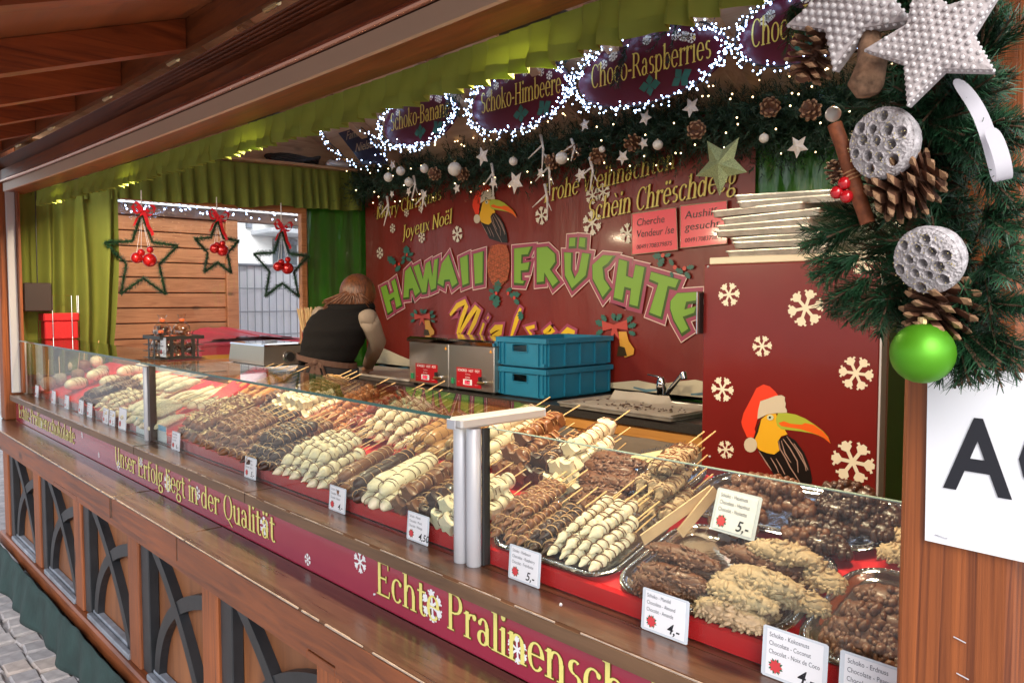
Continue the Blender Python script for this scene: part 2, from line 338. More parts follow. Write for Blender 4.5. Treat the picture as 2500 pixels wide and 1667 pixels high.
# ================================================================== materials
mWX = WOOD('wood_stained_x', (.085, .020, .006), (.28, .076, .020), 'X')
mWY = WOOD('wood_stained_y', (.12, .020, .005), (.37, .080, .016), 'Y')
mWZ = WOOD('wood_stained_z', (.085, .020, .006), (.34, .098, .028), 'Z', rough=.5, coat=.04, sc=1.9, bump=.6, lsc=.35)
mSHELF = WOOD('wood_shelf', (.044, .020, .011), (.130, .060, .033), 'X', rough=.27, coat=.45)
mEDGE = WOOD('wood_shelf_edge', (.085, .042, .02), (.19, .10, .05), 'X', rough=.45, coat=.1)
mPLY = WOOD('plywood', (.13, .042, .014), (.26, .095, .032), 'Z', rough=.55, coat=.05, sc=.35, knots=False)
mPINE = WOOD('wood_pine', (.30, .155, .075), (.52, .33, .19), 'Y', rough=.55, coat=0, knots=True)
mPINEX = WOOD('wood_pine_x', (.32, .17, .08), (.55, .35, .2), 'X', rough=.55, coat=0, sc=.4)
mCAB = WOOD('wood_cabinet', (.42, .17, .035), (.62, .30, .075), 'X', rough=.4, coat=.2, sc=.6)
mHUT = WOOD('wood_hut', (.34, .12, .045), (.62, .27, .11), 'Y', rough=.45, coat=.1)
mRIB = WOOD('wood_ribbed', (.06, .012, .004), (.24, .055, .014), 'X', rough=.3, coat=.5)
mCHIP = P('bare_wood_edge', (.40, .31, .25), .8, var=.3, vs=40, bump=.5, bs=200, bd=.003)
mBLK = P('black_paint', (.018, .020, .024), .42, bump=.15, bs=60, bd=.002, var=.25, vs=12)
mGRYS = P('grey_sill', (.20, .22, .26), .5, var=.35, vs=14, bump=.2, bs=80)
mDARK = P('dark_hole', (.03, .010, .006), .8)
mALU = P('aluminium', (.56, .56, .60), .38, .25)
mALUW = P('aluminium_light', (.60, .58, .57), .4, .3)
mPOST = WOOD('wood_post', (.085, .016, .003), (.37, .098, .020), 'Z', rough=.5, coat=.03, sc=2.4, bump=.7, lsc=.25)
mCOPPER = P('copper_tube', (.62, .30, .20), .22, .9)
mBRASS = P('hinge_brass', (.7, .5, .25), .3, 1)
mRED = P('sign_red', (.33, .028, .060), .16, coat=.6, var=.06, vs=5)
mYEL = P('lettering_yellow', (.80, .72, .22), .3)
mOUT = P('lettering_outline', (.13, .06, .01), .4)
mWHT = P('print_white', (.82, .82, .85), .35)
mGREENCLOTH = P('green_cloth', (.140, .165, .022), .9, bump=.25, bs=300, bd=.001, var=.12, vs=4)
mTARP = P('green_tarp', (.030, .15, .012), .2, coat=.5, bump=.9, bs=4, bd=.05, stretch=(1, 1, .25))
mSKIRT = P('dark_green_cloth', (.014, .034, .032), .9, bump=.5, bs=30, bd=.006, var=.35, vs=9)
mFLOOR = P('stall_floor', (.10, .08, .065), .7, var=.3, vs=6)
mSTONE = [P('paving_stone_%d' % i, c, .75, var=.22, vs=22, bump=.5, bs=60, bd=.004) for i, c in enumerate(((.30, .28, .285), (.36, .33, .325), (.27, .26, .28), (.38, .32, .29)))]
mJOINT = P('paving_joint', (.13, .12, .12), .95, var=.3, vs=20, bump=.6, bs=90)
mGLASS = GLASS('clear_glass'); mGEDGE = P('glass_edge', (.035, .13, .10), .12, coat=.5)
def hx(x):                                   # the header of the hut bows up towards its far end
    t = max(0, (-x-1.0)/4.2); return .086*t**1.6
def xgrid(mb, prof, x0, x1, n=24):           # sweep a (y,z) profile along the header
    mb.loft([[(x0+(x1-x0)*i/n, y, z+hx(x0+(x1-x0)*i/n)) for y, z in prof] for i in range(n+1)]); return mb
# ================================================================== ground
gr = MB().add([(-60, -60, -.012), (60, -60, -.012), (60, 60, -.012), (-60, 60, -.012)], [(0, 1, 2, 3)]).build('pavement', P('paving_far', (.29, .27, .27), .8, var=.3, vs=12, bump=.5, bs=30, bd=.01)); tag(gr, 'grey stone paving in front of the market stall', None, kind='structure')
stones = []
for k in range(7):
    w, d, h = random.uniform(.108, .124), random.uniform(.096, .106), .03
    j = lambda: random.uniform(-.007, .007)
    base = [(-w/2+j(), -d/2+j()), (w/2+j(), -d/2+j()), (w/2+j(), d/2+j()), (-w/2+j(), d/2+j())]
    mid = [(x*1.0, y*1.0) for x, y in base]; top = [(x*.86, y*.86) for x, y in base]
    mb = MB().loft([[(x, y, -.03) for x, y in mid], [(x, y, -.004) for x, y in mid], [(x, y, .003+random.uniform(0, .003)) for x, y in top]])
    me_o = mb.build('paving_stone', mSTONE[k % 4], None, smooth=40); stones.append(me_o.data); bpy.data.objects.remove(me_o)
cnt = 0
cand = []
for r_ in range(24):
    for c_ in range(40):
        x = -5.75+c_*.125+(r_ % 2)*.06+random.uniform(-.008, .008); y = -.05+r_*.108 - .0 + random.uniform(-.006, .006)
        p = Vector((x, y, 0))-_C; wz = p.dot(_fw)
        if wz < .2: continue
        u = 1250+CAM_F*p.dot(_rt)/wz; v = 833.5-CAM_F*p.dot(_up)/wz
        if -60 < u < 420 and 1300 < v < 1740 and y < 1.0: cand.append((x, y))
for x, y in cand[:290]:
    o = bpy.data.objects.new('paving_stone', random.choice(stones)); COL.objects.link(o); o.parent = gr
    o.location = (x, y, random.uniform(-.004, .003)); o.rotation_euler = (random.uniform(-.02, .02), random.uniform(-.02, .02), random.choice((0, math.pi))+random.uniform(-.08, .08))
# ================================================================== the wooden hut
hut = thing('market_stall', 'long brown wooden market hut with serving counter and red front sign', 'stall', (-2.7, 2.1, 0))
XL, XR = -5.36, -.20                         # ends of the hut
# corner posts
def post(x0, x1, y0=.905, y1=1.0, z0=.936, z1=2.6, nm='corner_post'):
    p = MB().box((x0, y0, z0), (x1, y1, z1), .006).build(nm, mPOST, hut); return p
post(-5.27, -5.165)
MB().box((-5.163, .94, 1.09), (-5.142, .985, 2.30), .003).build('shutter_rail', mALU, hut)
MB().box((-5.165, .985, 1.09), (-5.10, 1.0, 2.30), .002).build('shutter_rail', mWZ, hut)
pr = post(-.330, -.218)
for (u, v) in ((2343, 1561), (2350, 1650)):
    q = ony(u, v, .9025); MB().tube([q+Vector((-.006, 0, .0015)), q+Vector((.006, 0, -.0015))], .0007, 5).build('staple', mALU, pr)
# side, back walls and floor
MB().box((XR-.018, 1.0, .0), (XR, 3.44, 2.75)).build('side_wall', mWY, hut)
MB().box((XL, 3.42, .0), (XR, 3.45, 2.62)).build('back_wall', mPINEX, hut)
MB().box((XL+.03, .98, .10), (XR-.03, 3.42, .13)).build('floor_board', mFLOOR, hut)
wl_ = MB(); WY0, WY1, WZ0, WZ1 = 1.42, 2.88, 1.16, 2.30
wl_.box((XL, .98, 0), (XL+.02, WY0, 2.62)); wl_.box((XL, WY1, 0), (XL+.02, 3.42, 2.62)); wl_.box((XL, WY0, 0), (XL+.02, WY1, WZ0)); wl_.box((XL, WY0, WZ1), (XL+.02, WY1, 2.62))
wl_.build('end_wall', mPINE, hut)
# gable above the end wall, roof
def zrear(y): return 2.55+.61*(3.42-y)
def zfront(y): return 3.36-.56*(2.09-y)
MB().prism([(XL+.005, .95, 2.62), (XL+.005, 3.42, 2.62), (XL+.005, 2.09, 3.36)], (.012, 0, 0)).build('gable_panel', mPINE, hut)
rr_ = MB().loft([[(x, 2.09, 3.36), (x, 3.62, zrear(3.62)), (x, 3.62, zrear(3.62)+.03), (x, 2.09, 3.40)] for x in (XL-.1, XR+.1)]).build('roof_slope', WOOD('roof_ply', (.42, .25, .14), (.60, .42, .27), 'X', rough=.6, coat=0, sc=.3, knots=False), hut)
MB().loft([[(x, 2.09, 3.36), (x, .95, zfront(.95)), (x, .95, zfront(.95)+.03), (x, 2.09, 3.40)] for x in (XL-.1, XR+.1)]).build('roof_slope', mPINE, hut)
for u, v in ((1837, 230), (1620, 280), (1435, 270), (1240, 330), (984, 386), (760, 400)):
    p = ony(u, v, 3.3); x = p.x
    f = lambda y, d: zrear(y)-d
    MB().loft([[(x+dx, 2.1, f(2.1, a)), (x+dx, 3.4, f(3.4, a)), (x+dx, 3.4, f(3.4, .003)), (x+dx, 2.1, f(2.1, .003))] for dx, a in ((-.035, .09), (.035, .09))]).build('rafter', mPINE, hut)
# plank planes of the rear roof (panel joints)
# header above the counter
xgrid(MB(), [(.935, 2.138), (1.045, 2.138), (1.045, 2.30), (.935, 2.30)], XL+.05, XR+.3).build('header_beam', mWX, hut)
xgrid(MB(), [(.922, 2.134), (.934, 2.134), (.934, 2.178), (.922, 2.178)], -5.10, XR+.3).build('shutter_track', P('track_warm_lit', (.56, .40, .28), .45), hut)  # pale track; the warm light falling on it is put into its base colour
MB().tube([(x, .918, 2.190+hx(x)) for x in [-5.12+i*.2 for i in range(27)]], .0105, 10).build('copper_tube', mCOPPER, hut, smooth=True)
xgrid(MB(), [(.917, 2.2005), (.934, 2.2005), (.934, 2.252), (.917, 2.252)], XL+.05, XR+.3).build('header_board', mWX, hut)
prof = []
for k in range(7): prof += [(.930-.0035*k-.006, 2.254+k*.0088), (.930-.0035*k+.002, 2.254+k*.0088+.004)]
prof = prof+[(.95, 2.318), (.95, 2.254)]
xgrid(MB(), prof, XL+.02, XR+.3, 30).build('ribbed_board', mRIB, hut)
for x in (-4.55, -3.9, -3.1, -2.45, -1.8, -1.2): MB().tube([(x-.035, .893, 2.322+hx(x)), (x+.035, .893, 2.322+hx(x))], .008, 8).build('hinge', mBRASS, hut)
# the sloping overhang in front, with its rafters
def zo(y, x): return 2.325+.35*(y-.9)+hx(x)
ov = MB(); 
ov.loft([[(x, .90, zo(.90, x)+.085), (x, -.35, zo(-.35, x)+.085), (x, -.35, zo(-.35, x)+.10), (x, .90, zo(.90, x)+.10)] for x in [XL-.25+i*.3 for i in range(20)]])
ovo = ov.build('overhang', WOOD('overhang_ply', (.16, .045, .015), (.32, .10, .034), 'X', sc=.4, knots=False), hut)
def rim(y0, y1, nm):
    MB().loft([[(x, y0, zo(y0, x)), (x, y1, zo(y1, x)), (x, y1, zo(y1, x)+.084), (x, y0, zo(y0, x)+.084)] for x in [XL-.25+i*.3 for i in range(20)]]).build(nm, mWX, ovo)
rim(.86, .898, 'rim_board'); rim(-.35, -.31, 'rim_board')
for x in (-5.45, -4.75, -4.05, -3.40, -2.85, -2.28, -1.60, -.95, -.3):
    MB().loft([[(x+dx, .858, zo(.858, x)+d), (x+dx, -.308, zo(-.308, x)+d)][::1]+[(x+dx, -.308, zo(-.308, x)+.083), (x+dx, .858, zo(.858, x)+.083)] for dx, d in ((-.028, .0), (.028, .0))]).build('rafter', mWY, ovo)
# ------------------------------------------------------------------ serving ledge, front sign, lower shelf
led = MB().box((-5.14, .928, 1.052), (XR-.02, 1.018, 1.081), .004).build('serving_ledge', mSHELF, hut)
MB().box((-5.14, .9265, 1.0515), (XR-.02, .9282, 1.077)).build('ledge_edge', mEDGE, led)
MB().box((-5.16, 1.02, 1.045), (XR-.02, 1.06, 1.079)).build('ledge_back', mSHELF, led)
mb = MB()
x = -5.13
while x < -.3:                                # the worn front arris
    w = random.uniform(.02, .11); t = random.uniform(.0004, .0013); mb.box((x, .9262, 1.0798-t), (x+w, .9262+t*1.5, 1.0812)); x += w+random.choice((0, 0, random.uniform(.01, .06)))
tag(mb.build('worn_edge', mCHIP, led), None, None, kind='stuff')
for x in (-3.02, -2.08): MB().box((x, .9258, 1.052), (x+.002, 1.018, 1.0816)).build('board_joint', mDARK, led)
SY = .952
sg = MB().box((-5.12, SY, .936), (XR-.02, SY+.02, 1.052)).build('front_sign', mRED, hut)
sfn = lambda x, z, e=0: Vector((x, SY-.0012-e, z))
def sign_text(body, u0, v0, u1, v1, h=.076):
    a = ony(u0, v0, SY); b = ony(u1, v1, SY)
    for fat, m, e in ((.045, mOUT, .0006), (0, mYEL, .0016)):
        serif('letter', body, (a.x, SY-e, .964), (1, 0, 0), (0, 0, h/1.45), m, sg, fitw=b.x-a.x, fat=fat)
sign_text('Echte Pralinenschokolade', 47, 1015, 184, 1075)
sign_text('Unser Erfolg liegt in der Qualität', 281, 1110, 674, 1315)
a = ony(921, 1400, SY)
for fat, m, e in ((.045, mOUT, .0006), (0, mYEL, .0016)):
    serif('letter', 'Echte Pralinenschokolade', (a.x, SY-e, .964), (1, 0, 0), (0, 0, .076/1.45), m, sg, fitw=1.01, fat=fat)
fl = flake2d(1.0, .1)
for u, v, r in ((49, 1006, .012), (201, 1062, .014), (242, 1110, .012), (101, 1035, .02), (290, 1135, .02), (345, 1128, .019), (410, 1178, .032), (483, 1203, .022), (646, 1283, .026), (752, 1365, .0155), (880, 1371, .026), (1056, 1478, .034), (1264, 1585, .026)):
    c = ony(u, v, SY); sheet('snowflake', [[fl]], lambda a, b, c=c, r=r: Vector((c.x+a*r, SY-.0012, c.z+b*r)), mWHT, sg)
for u, v in ((912, 1362), (914, 1450), (465, 1186), (1369, 1475)): c = ony(u, v, SY-.002); MB().ball(c, .003, 8, 4).build('screw', mALU, sg)
# lower shelf
sh = MB()
for i, (x0, x1) in enumerate(((-5.42, -2.905), (-2.9, -2.29), (-2.287, XR+.2))): sh.box((x0, .815-(.004 if i == 0 else 0), .858), (x1, .951, .936), .004)
sho = sh.build('lower_shelf', mSHELF, hut)
for i, (x0, x1) in enumerate(((-5.42, -2.91), (-2.898, -2.295), (-2.283, XR+.2))): MB().box((x0, .8135-(.004 if i == 0 else 0), .859), (x1, .8148-(.004 if i == 0 else 0), .930)).build('shelf_edge', mWX, sho)
mb = MB(); x = -5.4
while x < -.3:
    w = random.uniform(.03, .16); t = random.uniform(.001, .0024); y = .8115 if x < -2.95 else .8132; mb.box((x, y-.0008, .9355-t), (x+w, y+t*1.5, .9368)); x += w+random.choice((0, 0, 0, random.uniform(.005, .04)))
tag(mb.build('worn_edge', mCHIP, sho), None, None, kind='stuff')
# fascia under the shelf with its openings
holes = [(-3.86+.02, -3.40), (-1.70, -1.42)]
hs = [ony(u, 1500, .915).x for u in (142, 196, 748, 815)]
xs = [-5.42, hs[0], hs[1], hs[2], hs[3], XR+.2]
for i in (0, 2, 4): MB().box((xs[i], .915, .735), (xs[i+1], .945, .857), .003).build('fascia_board', mWX, hut)
for i in (1, 3):
    MB().box((xs[i], .915, .735), (xs[i+1], .945, .757), .002).build('fascia_board', mWX, hut)
    MB().box((xs[i]-.01, .99, .735), (xs[i+1]+.01, 1.0, .857)).build('opening_back', mDARK, hut)
# studs, panels and the black tracery
SX = [-5.32, -4.57, -3.81, -3.06, -2.345, -1.63, -.90, -.18]
for x in SX: MB().box((x-.058, .925, .243), (x+.058, .97, .735), .005).build('stud', mWZ, hut)
MB().box((-5.42, .972, .15), (XR+.2, .978, .74)).build('back_panel', mPLY, hut)
MB().box((-5.45, .905, .165), (XR+.2, .985, .243), .008).build('base_rail', mWX, hut)
def strip2(name, pts, w, y0, y1, mat, parent):
    L = []; Rr = []
    for i, p in enumerate(pts):
        a = Vector(pts[max(i-1, 0)]); b = Vector(pts[min(i+1, len(pts)-1)]); t = (b-a).normalized(); n = Vector((-t.y, t.x)); p = Vector(p)
        L.append(p+n*w/2); Rr.append(p-n*w/2)
    mb = MB(); rings = [[(l.x, y0, l.y), (r.x, y0, r.y), (r.x, y1, r.y), (l.x, y1, l.y)] for l, r in zip(L, Rr)]
    return mb.loft(rings).build(name, mat, parent)
for i in range(len(SX)-1):
    x0, x1 = SX[i]+.058, SX[i+1]-.058; w = x1-x0; z0, z1 = .248, .735; h = z1-z0
    q = lambda s, t: (x0+s*w, z0+t*h)
    MB().box((x0+.004, .935, z0), (x0+.085, .9715, z1), .003).build('tracery_board', mBLK, hut)
    def bez(a, b, c, n=14): return [tuple(Vector(a)*(1-t)**2+Vector(b)*2*t*(1-t)+Vector(c)*t*t) for t in [k/n for k in range(n+1)]]
    strip2('tracery_batten', bez(q(.19, 1.0), q(.66, .62), q(.93, .02)), .042, .940, .9712, mBLK, hut)
    strip2('tracery_batten', bez(q(.20, .04), q(.26, .66), q(.995, .86)), .047, .9435, .9708, mBLK, hut)
    MB().box((x0+.088, .918, .2435), (x1-.002, .9395, .266), .003).build('grey_sill', mGRYS, hut)
    MB().box((x0+.088, .942, .2435), (x1-.002, .9702, .275), .003).build('grey_sill', mGRYS, hut)
# dark green cloth skirt round the base
def skf(s, t):
    x = -5.5+s*5.4; n1 = noise.noise(Vector((x*2.1, 0, 3))); n2 = noise.noise(Vector((x*7, t*2, 5)))
    top = .205+.012*n2; z = top*(1-t)+.006*t
    y = .898-.02-(.035+.05*n1)*t**.8-.012*math.sin(x*21+n1*4)*t+.012*n2*t
    return (x, y, z+.01*noise.noise(Vector((x*5, 9, 1)))*(1-t))
sk = MB().grid(skf, 150, 9).build('base_skirt', mSKIRT, None, smooth=True, fix=False); tag(sk, 'dark green cloth hanging round the foot of the wooden stall', 'cloth')
md = sk.modifiers.new('solid', 'SOLIDIFY'); md.thickness = .004
# ================================================================== glass showcase on the counter
sc = thing('glass_showcase', 'long glass display case with aluminium posts on the serving ledge', 'showcase', (-2.7, 1.05, 1.08))
def pane(name, a, b, parent=sc, edge=None):
    o = MB().box(a, b).build(name, mGLASS, parent); return o
pane('front_pane', (-5.155, 1.019, 1.083), (-3.125, 1.025, 1.376)); pane('front_pane', (-3.075, 1.019, 1.083), (-1.245, 1.025, 1.370)); pane('front_pane', (-1.165, 1.027, 1.083), (-.215, 1.033, 1.362))
for x0, x1, zz in ((-5.18, -3.105, 1.382), (-3.10, -1.20, 1.377)):
    t = pane('top_shelf', (x0, .985, zz), (x1, 1.235, zz+.006))
    MB().box((x0, .9835, zz-.0005), (x1, .985, zz+.0065)).build('shelf_rim', mGEDGE, t)
MB().box((-1.165, 1.0265, 1.3622), (-.215, 1.0335, 1.3635)).build('pane_rim', P('pane_rim', (.30, .42, .36), .2), sc)
def rpost(x, y, r, z0, z1, n=16): return MB().lathe([(r*.93, z0), (r, z0+.002), (r, z1-.002), (r*.93, z1)], n, Matrix.Translation((x, y, 0)), cap=True).build('post', mALU, sc, smooth=35)
rpost(-1.222, 1.004, .0155, 1.081, 1.362); rpost(-1.186, 1.008, .0155, 1.081, 1.362)
MB().box((-1.172, 1.016, 1.083), (-1.165, 1.034, 1.362), .001).build('pane_clamp', P('clamp_black', (.02, .02, .02), .5), sc)
rpost(-3.11, 1.008, .013, 1.081, 1.372); MB().box((-3.098, 1.006, 1.083), (-3.075, 1.03, 1.37)).build('pane_clamp', P('clamp_dark', (.06, .04, .035), .4), sc)
MB().box((-5.15, 1.0, 1.081), (-5.128, 1.016, 1.38), .004).build('post', mALUW, sc); MB().box((-5.2, .975, 1.372), (-5.14, 1.02, 1.386), .003).build('bracket_arm', mALUW, sc)
MB().box((-3.16, .985, 1.366), (-3.08, 1.03, 1.374), .002).build('bracket_arm', mALUW, sc)
bk = MB().box((-1.203, .957, 1.3665), (-1.162, 1.19, 1.388), .004).build('bracket_arm', mALUW, sc)
MB().box((-1.2, 1.19, 1.368), (-1.164, 1.195, 1.386), .002).build('end_cap', mALU, bk)
MB().box((-1.205, .953, 1.3645), (-1.178, .9565, 1.385), .0015).build('end_cap', mALU, bk)
# red lined floor
mREDP = P('red_plastic', (.62, .018, .022), .22, coat=.4); mREDF = P('red_liner', (.66, .022, .03), .35)
base = MB().loft([[(x, 1.047, tz(1.047)-.006), (x, 1.46, tz(1.46)-.006), (x, 1.46, tz(1.46)-.03), (x, 1.047, 1.081)] for x in (-5.15, -.215)]).build('display_floor', mREDF, sc)
MB().loft([[(x, 1.0375, 1.0815), (x, 1.047, 1.0815), (x, 1.0495, 1.112), (x, 1.046, 1.1165), (x, 1.0405, 1.1165), (x, 1.0365, 1.112)] for x in (-5.15, -3.2, -.215)]).build('tray_lip', mREDP, sc)
MB().box((-5.15, 1.44, .13), (-.215, 1.458, 1.21)).build('case_back', mCAB, sc)
# ================================================================== chocolate skewers
mSTK = P('bamboo_stick', (.62, .42, .20), .55, var=.15, vs=30)
CH = {k: P('chocolate_'+k, c, r_, var=.10, vs=60, bump=.25, bs=90, bd=.0015, coat=.12, sub=s_) for k, c, r_, s_ in (
    ('milk', (.19, .070, .027), .42, 0), ('dark', (.048, .019, .012), .40, 0), ('white', (.74, .645, .47), .42, .05), ('caramel', (.46, .17, .055), .38, 0), ('red', (.26, .045, .022), .32, 0),
    ('light', (.40, .21, .075), .36, 0), ('olive', (.20, .115, .035), .38, 0), ('cream', (.72, .61, .42), .42, .04))}
mDRM = P('drizzle_brown', (.16, .06, .025), .35); mDRL = P('drizzle_light', (.62, .36, .17), .4)
mCOCO = P('coconut_flakes', (.66, .60, .46), .85, var=.25, vs=150, bump=.8, bs=260, bd=.004)
mNUTM = P('nut_milk', (.135, .050, .024), .45, var=.25, vs=90, bump=.4, bs=160, bd=.003, coat=.1); mNUTD = P('nut_dark', (.052, .021, .013), .30, var=.3, vs=90, bump=.4, bs=160, bd=.003, coat=.2)
mNUTW = P('nut_white', (.42, .295, .175), .55, var=.25, vs=120, bump=.5, bs=160, bd=.003); mCRUM = P('caramel_crumb', (.62, .28, .075), .7, var=.35, vs=120, bump=.9, bs=220, bd=.005)
mALMD = P('almond_sliver', (.66, .48, .27), .6, var=.2, vs=200)
def jit(a): return random.uniform(-a, a)
def beads(n, L, r, seed):
    random.seed(seed); mb = MB(); prof = []; step = L/n
    prof.append((.001, -.012)); prof.append((.0035, -.008))
    for k in range(n):
        rr = r*random.uniform(.82, 1.12)*(.86 if k == 0 else 1)
        for t in (0, .12, .3, .5, .7, .88):
            a = t*math.pi; prof.append((max(rr*(.55+.45*math.sin(a)**.75) if t else rr*.62, .003), k*step+t*step))
    prof.append((r*.55, L)); prof.append((.004, L+.004))
    M = Matrix.Rotation(R(-90), 4, 'X')
    mb.lathe(prof, 11, M); 
    out = []
    for v in mb.v:
        q = noise.noise_vector(v*38+Vector((seed*5.3, 0, 0)))*.0038+noise.noise_vector(v*110+Vector((seed, 3, 0)))*.0009; out.append(v+q+Vector((math.sin(v.y*40+seed)*.0018, 0, r)))
    mb.v = out; return mb
def log(L, r, seed, taper=True):
    mb = MB(); prof = [(.002, -.006)]
    for k in range(15):
        t = k/14; rr = r*(1-.42*max(0, (.22-t)/.22)**2)*(1-.25*max(0, (t-.88)/.12)**2); prof.append((rr, t*L))
    prof.append((.005, L+.005))
    mb.lathe(prof, 12, Matrix.Rotation(R(-90), 4, 'X')); out = []
    for v in mb.v: out.append(v+noise.noise_vector(v*26+Vector((seed*3.1, 0, 0)))*.0034+Vector((math.sin(v.y*14+seed)*.003, 0, r)))
    mb.v = out; return mb
def star5(r, k=.5, n=5, rot=0): return [((r if i % 2 == 0 else r*k)*math.sin(math.pi*i/n+rot), (r if i % 2 == 0 else r*k)*math.cos(math.pi*i/n+rot)) for i in range(2*n)]
def mixed(L, r, seed):
    random.seed(seed); mb = MB(); y = 0; kinds = ['star', 'ball', 'cube', 'log', 'cube', 'ball', 'log']
    random.shuffle(kinds); kinds[0] = 'star'
    for kk in kinds:
        if y > L-.01: break
        if kk == 'ball': mb.ball((0, y+r*.9, r), r*1.05, 10, 7); y += r*1.7
        elif kk == 'cube':
            M = Matrix.Translation((0, y+r*.75, r)) @ Matrix.Rotation(jit(.5), 4, 'Y') @ Matrix.Rotation(jit(.2), 4, 'X'); mb.box((-r*1.15, -r*.75, -r*.95), (r*1.15, r*.75, r*.95), r*.28, M); y += r*1.45
        elif kk == 'star':
            M = Matrix.Translation((0, y, r)) @ Matrix.Rotation(jit(.6), 4, 'Y'); st = star5(r*1.6, .62)
            mb.loft([[M @ Vector((a*s_, d, b*s_)) for a, b in st] for d, s_ in ((0, .86), (r*.25, 1), (r*.75, 1), (r*1.0, .86))]); y += r*.95
        else: mb.lathe([(.002, y), (r*.8, y+.004), (r*.95, y+r*.7), (r*.9, y+r*1.4), (.003, y+r*1.55)], 10, Matrix.Translation((0, 0, r)) @ Matrix.Rotation(R(-90), 4, 'X')); y += r*1.45
    out = [v+noise.noise_vector(v*30+Vector((seed, 1, 0)))*.0028 for v in mb.v]; mb.v = out; return mb, y
def rough_log(L, r, seed, amp=.006, freq=70, n=14, m=26, flat=.8):
    mb = MB(); prof = [(.002, 0)]+[(r*min(1, (math.sin(math.pi*min(max(k/m, .02), .98))**.4)), k/m*L) for k in range(m+1)]+[(.002, L)]
    mb.lathe(prof, n, Matrix.Rotation(R(-90), 4, 'X')); out = []
    for v in mb.v:
        q = noise.noise_vector(v*freq+Vector((seed*7.7, 0, 0)))*amp+noise.noise_vector(v*freq*2.3+Vector((seed, 2, 0)))*amp*.5; out.append(Vector((v.x, v.y, v.z*flat))+q+Vector((0, 0, r*flat)))
    mb.v = out; return mb
def drizzle(L, r, n, seed):
    random.seed(seed); mb = MB()
    for k in range(n):
        y0 = L*(k+.6)/(n+.3)+jit(.006); sl = random.uniform(.25, .7)*r; pts = []
        for i in range(9):
            a = R(-15+i*26.25); pts.append((math.cos(a)*(r*1.045), y0+sl*math.cos(a)+jit(.0008), r+math.sin(a)*r*1.045))
        mb.tube(pts, .0011, 4)
    return mb
GRP = {}
def skewer(kind, col, seed):
    key = (kind, col, seed)
    if key in GRP: return GRP[key]
    t = thing('chocolate_skewer', 'x', 'skewer'); Ls = .30; drm = mDRL if col in ('milk', 'dark', 'red', 'olive') else mDRM
    if kind == 'grape': L, r = .138, .0175; mb = beads(5, L, r, seed); d = drizzle(L, r*.99, 7, seed)
    elif kind == 'berry': L, r = .118, .0120; mb = beads(7, L, r, seed); d = drizzle(L, r*.99, 7, seed)
    elif kind == 'banana': L, r = .180, .0185; mb = log(L, r, seed); d = drizzle(L, r, 8, seed)
    elif kind == 'mixed': r = .0175; mb, L = mixed(.145, r, seed); d = drizzle(L, r*1.1, 7, seed)
    elif kind == 'coco': L, r = .15, .021; mb = rough_log(L, r, seed, .005, 45, 12, 22, .95); d = None
    elif kind == 'nutty': L, r = .115, .0155; mb = rough_log(L, r, seed, .011, 85, 14, 28, .95); d = drizzle(L, r*1.0, 9, seed)
    elif kind == 'crumb': L, r = .15, .016; mb = rough_log(L, r, seed, .005, 110, 12, 24, .8); d = None
    elif kind == 'straw':
        L, r = .155, .021; mb = beads(5, L, r, seed); d = MB(); random.seed(seed)
        for k in range(34):
            p = Vector((jit(.017), random.uniform(.01, L-.01), r*1.75+jit(.006))); M = Matrix.Translation(p) @ Euler((jit(1), jit(1), jit(3))).to_matrix().to_4x4(); d.box((-.008, -.003, -.0008), (.008, .003, .0008), 0, M)
    cm = {'coco': mCOCO, 'nutty': mNUTW if col == 'white' else mNUTM, 'crumb': mCRUM}.get(kind) or CH[col]
    co = mb.build('coating', cm, t, smooth=True if kind != 'mixed' else 38)
    if d is not None: d.build('drizzle' if kind != 'straw' else 'almond_slivers', drm if kind != 'straw' else mALMD, co, smooth=True if kind != 'straw' else False)
    MB().tube([(0, L-.01, r), (0, L+.078, r+.003)], .0016, 6).build('stick', mSTK, t)
    GRP[key] = t; t['proto'] = 1; t['len'] = L; t['rad'] = r; return t
USED = set()
CN = {'milk': 'milk chocolate', 'dark': 'dark chocolate', 'white': 'white chocolate', 'caramel': 'orange brown chocolate', 'red': 'reddish brown chocolate', 'light': 'light brown chocolate', 'olive': 'olive brown chocolate', 'cream': 'cream white chocolate'}
KN = {'grape': 'round fruit', 'berry': 'small berry', 'banana': 'banana', 'mixed': 'mixed fruit', 'coco': 'coconut coated', 'nutty': 'nut crusted', 'crumb': 'caramel crumb', 'straw': 'large strawberry'}
def place_skewer(kind, col, x, y, h, rz, label, group, dy=0):
    p = skewer(kind, col, random.randrange(5)); loc = (x, y, tz(y)+h); rot = (TILT+dy, jit(.05), rz)
    if p.name not in USED: USED.add(p.name); o = p; o.location = loc; o.rotation_euler = rot
    else: o = dup(p, loc, rot)
    o['label'] = label; o['group'] = group; k_ = random.uniform(.93, 1.06); o.scale = (k_, random.uniform(.93, 1.05), k_)
    return o
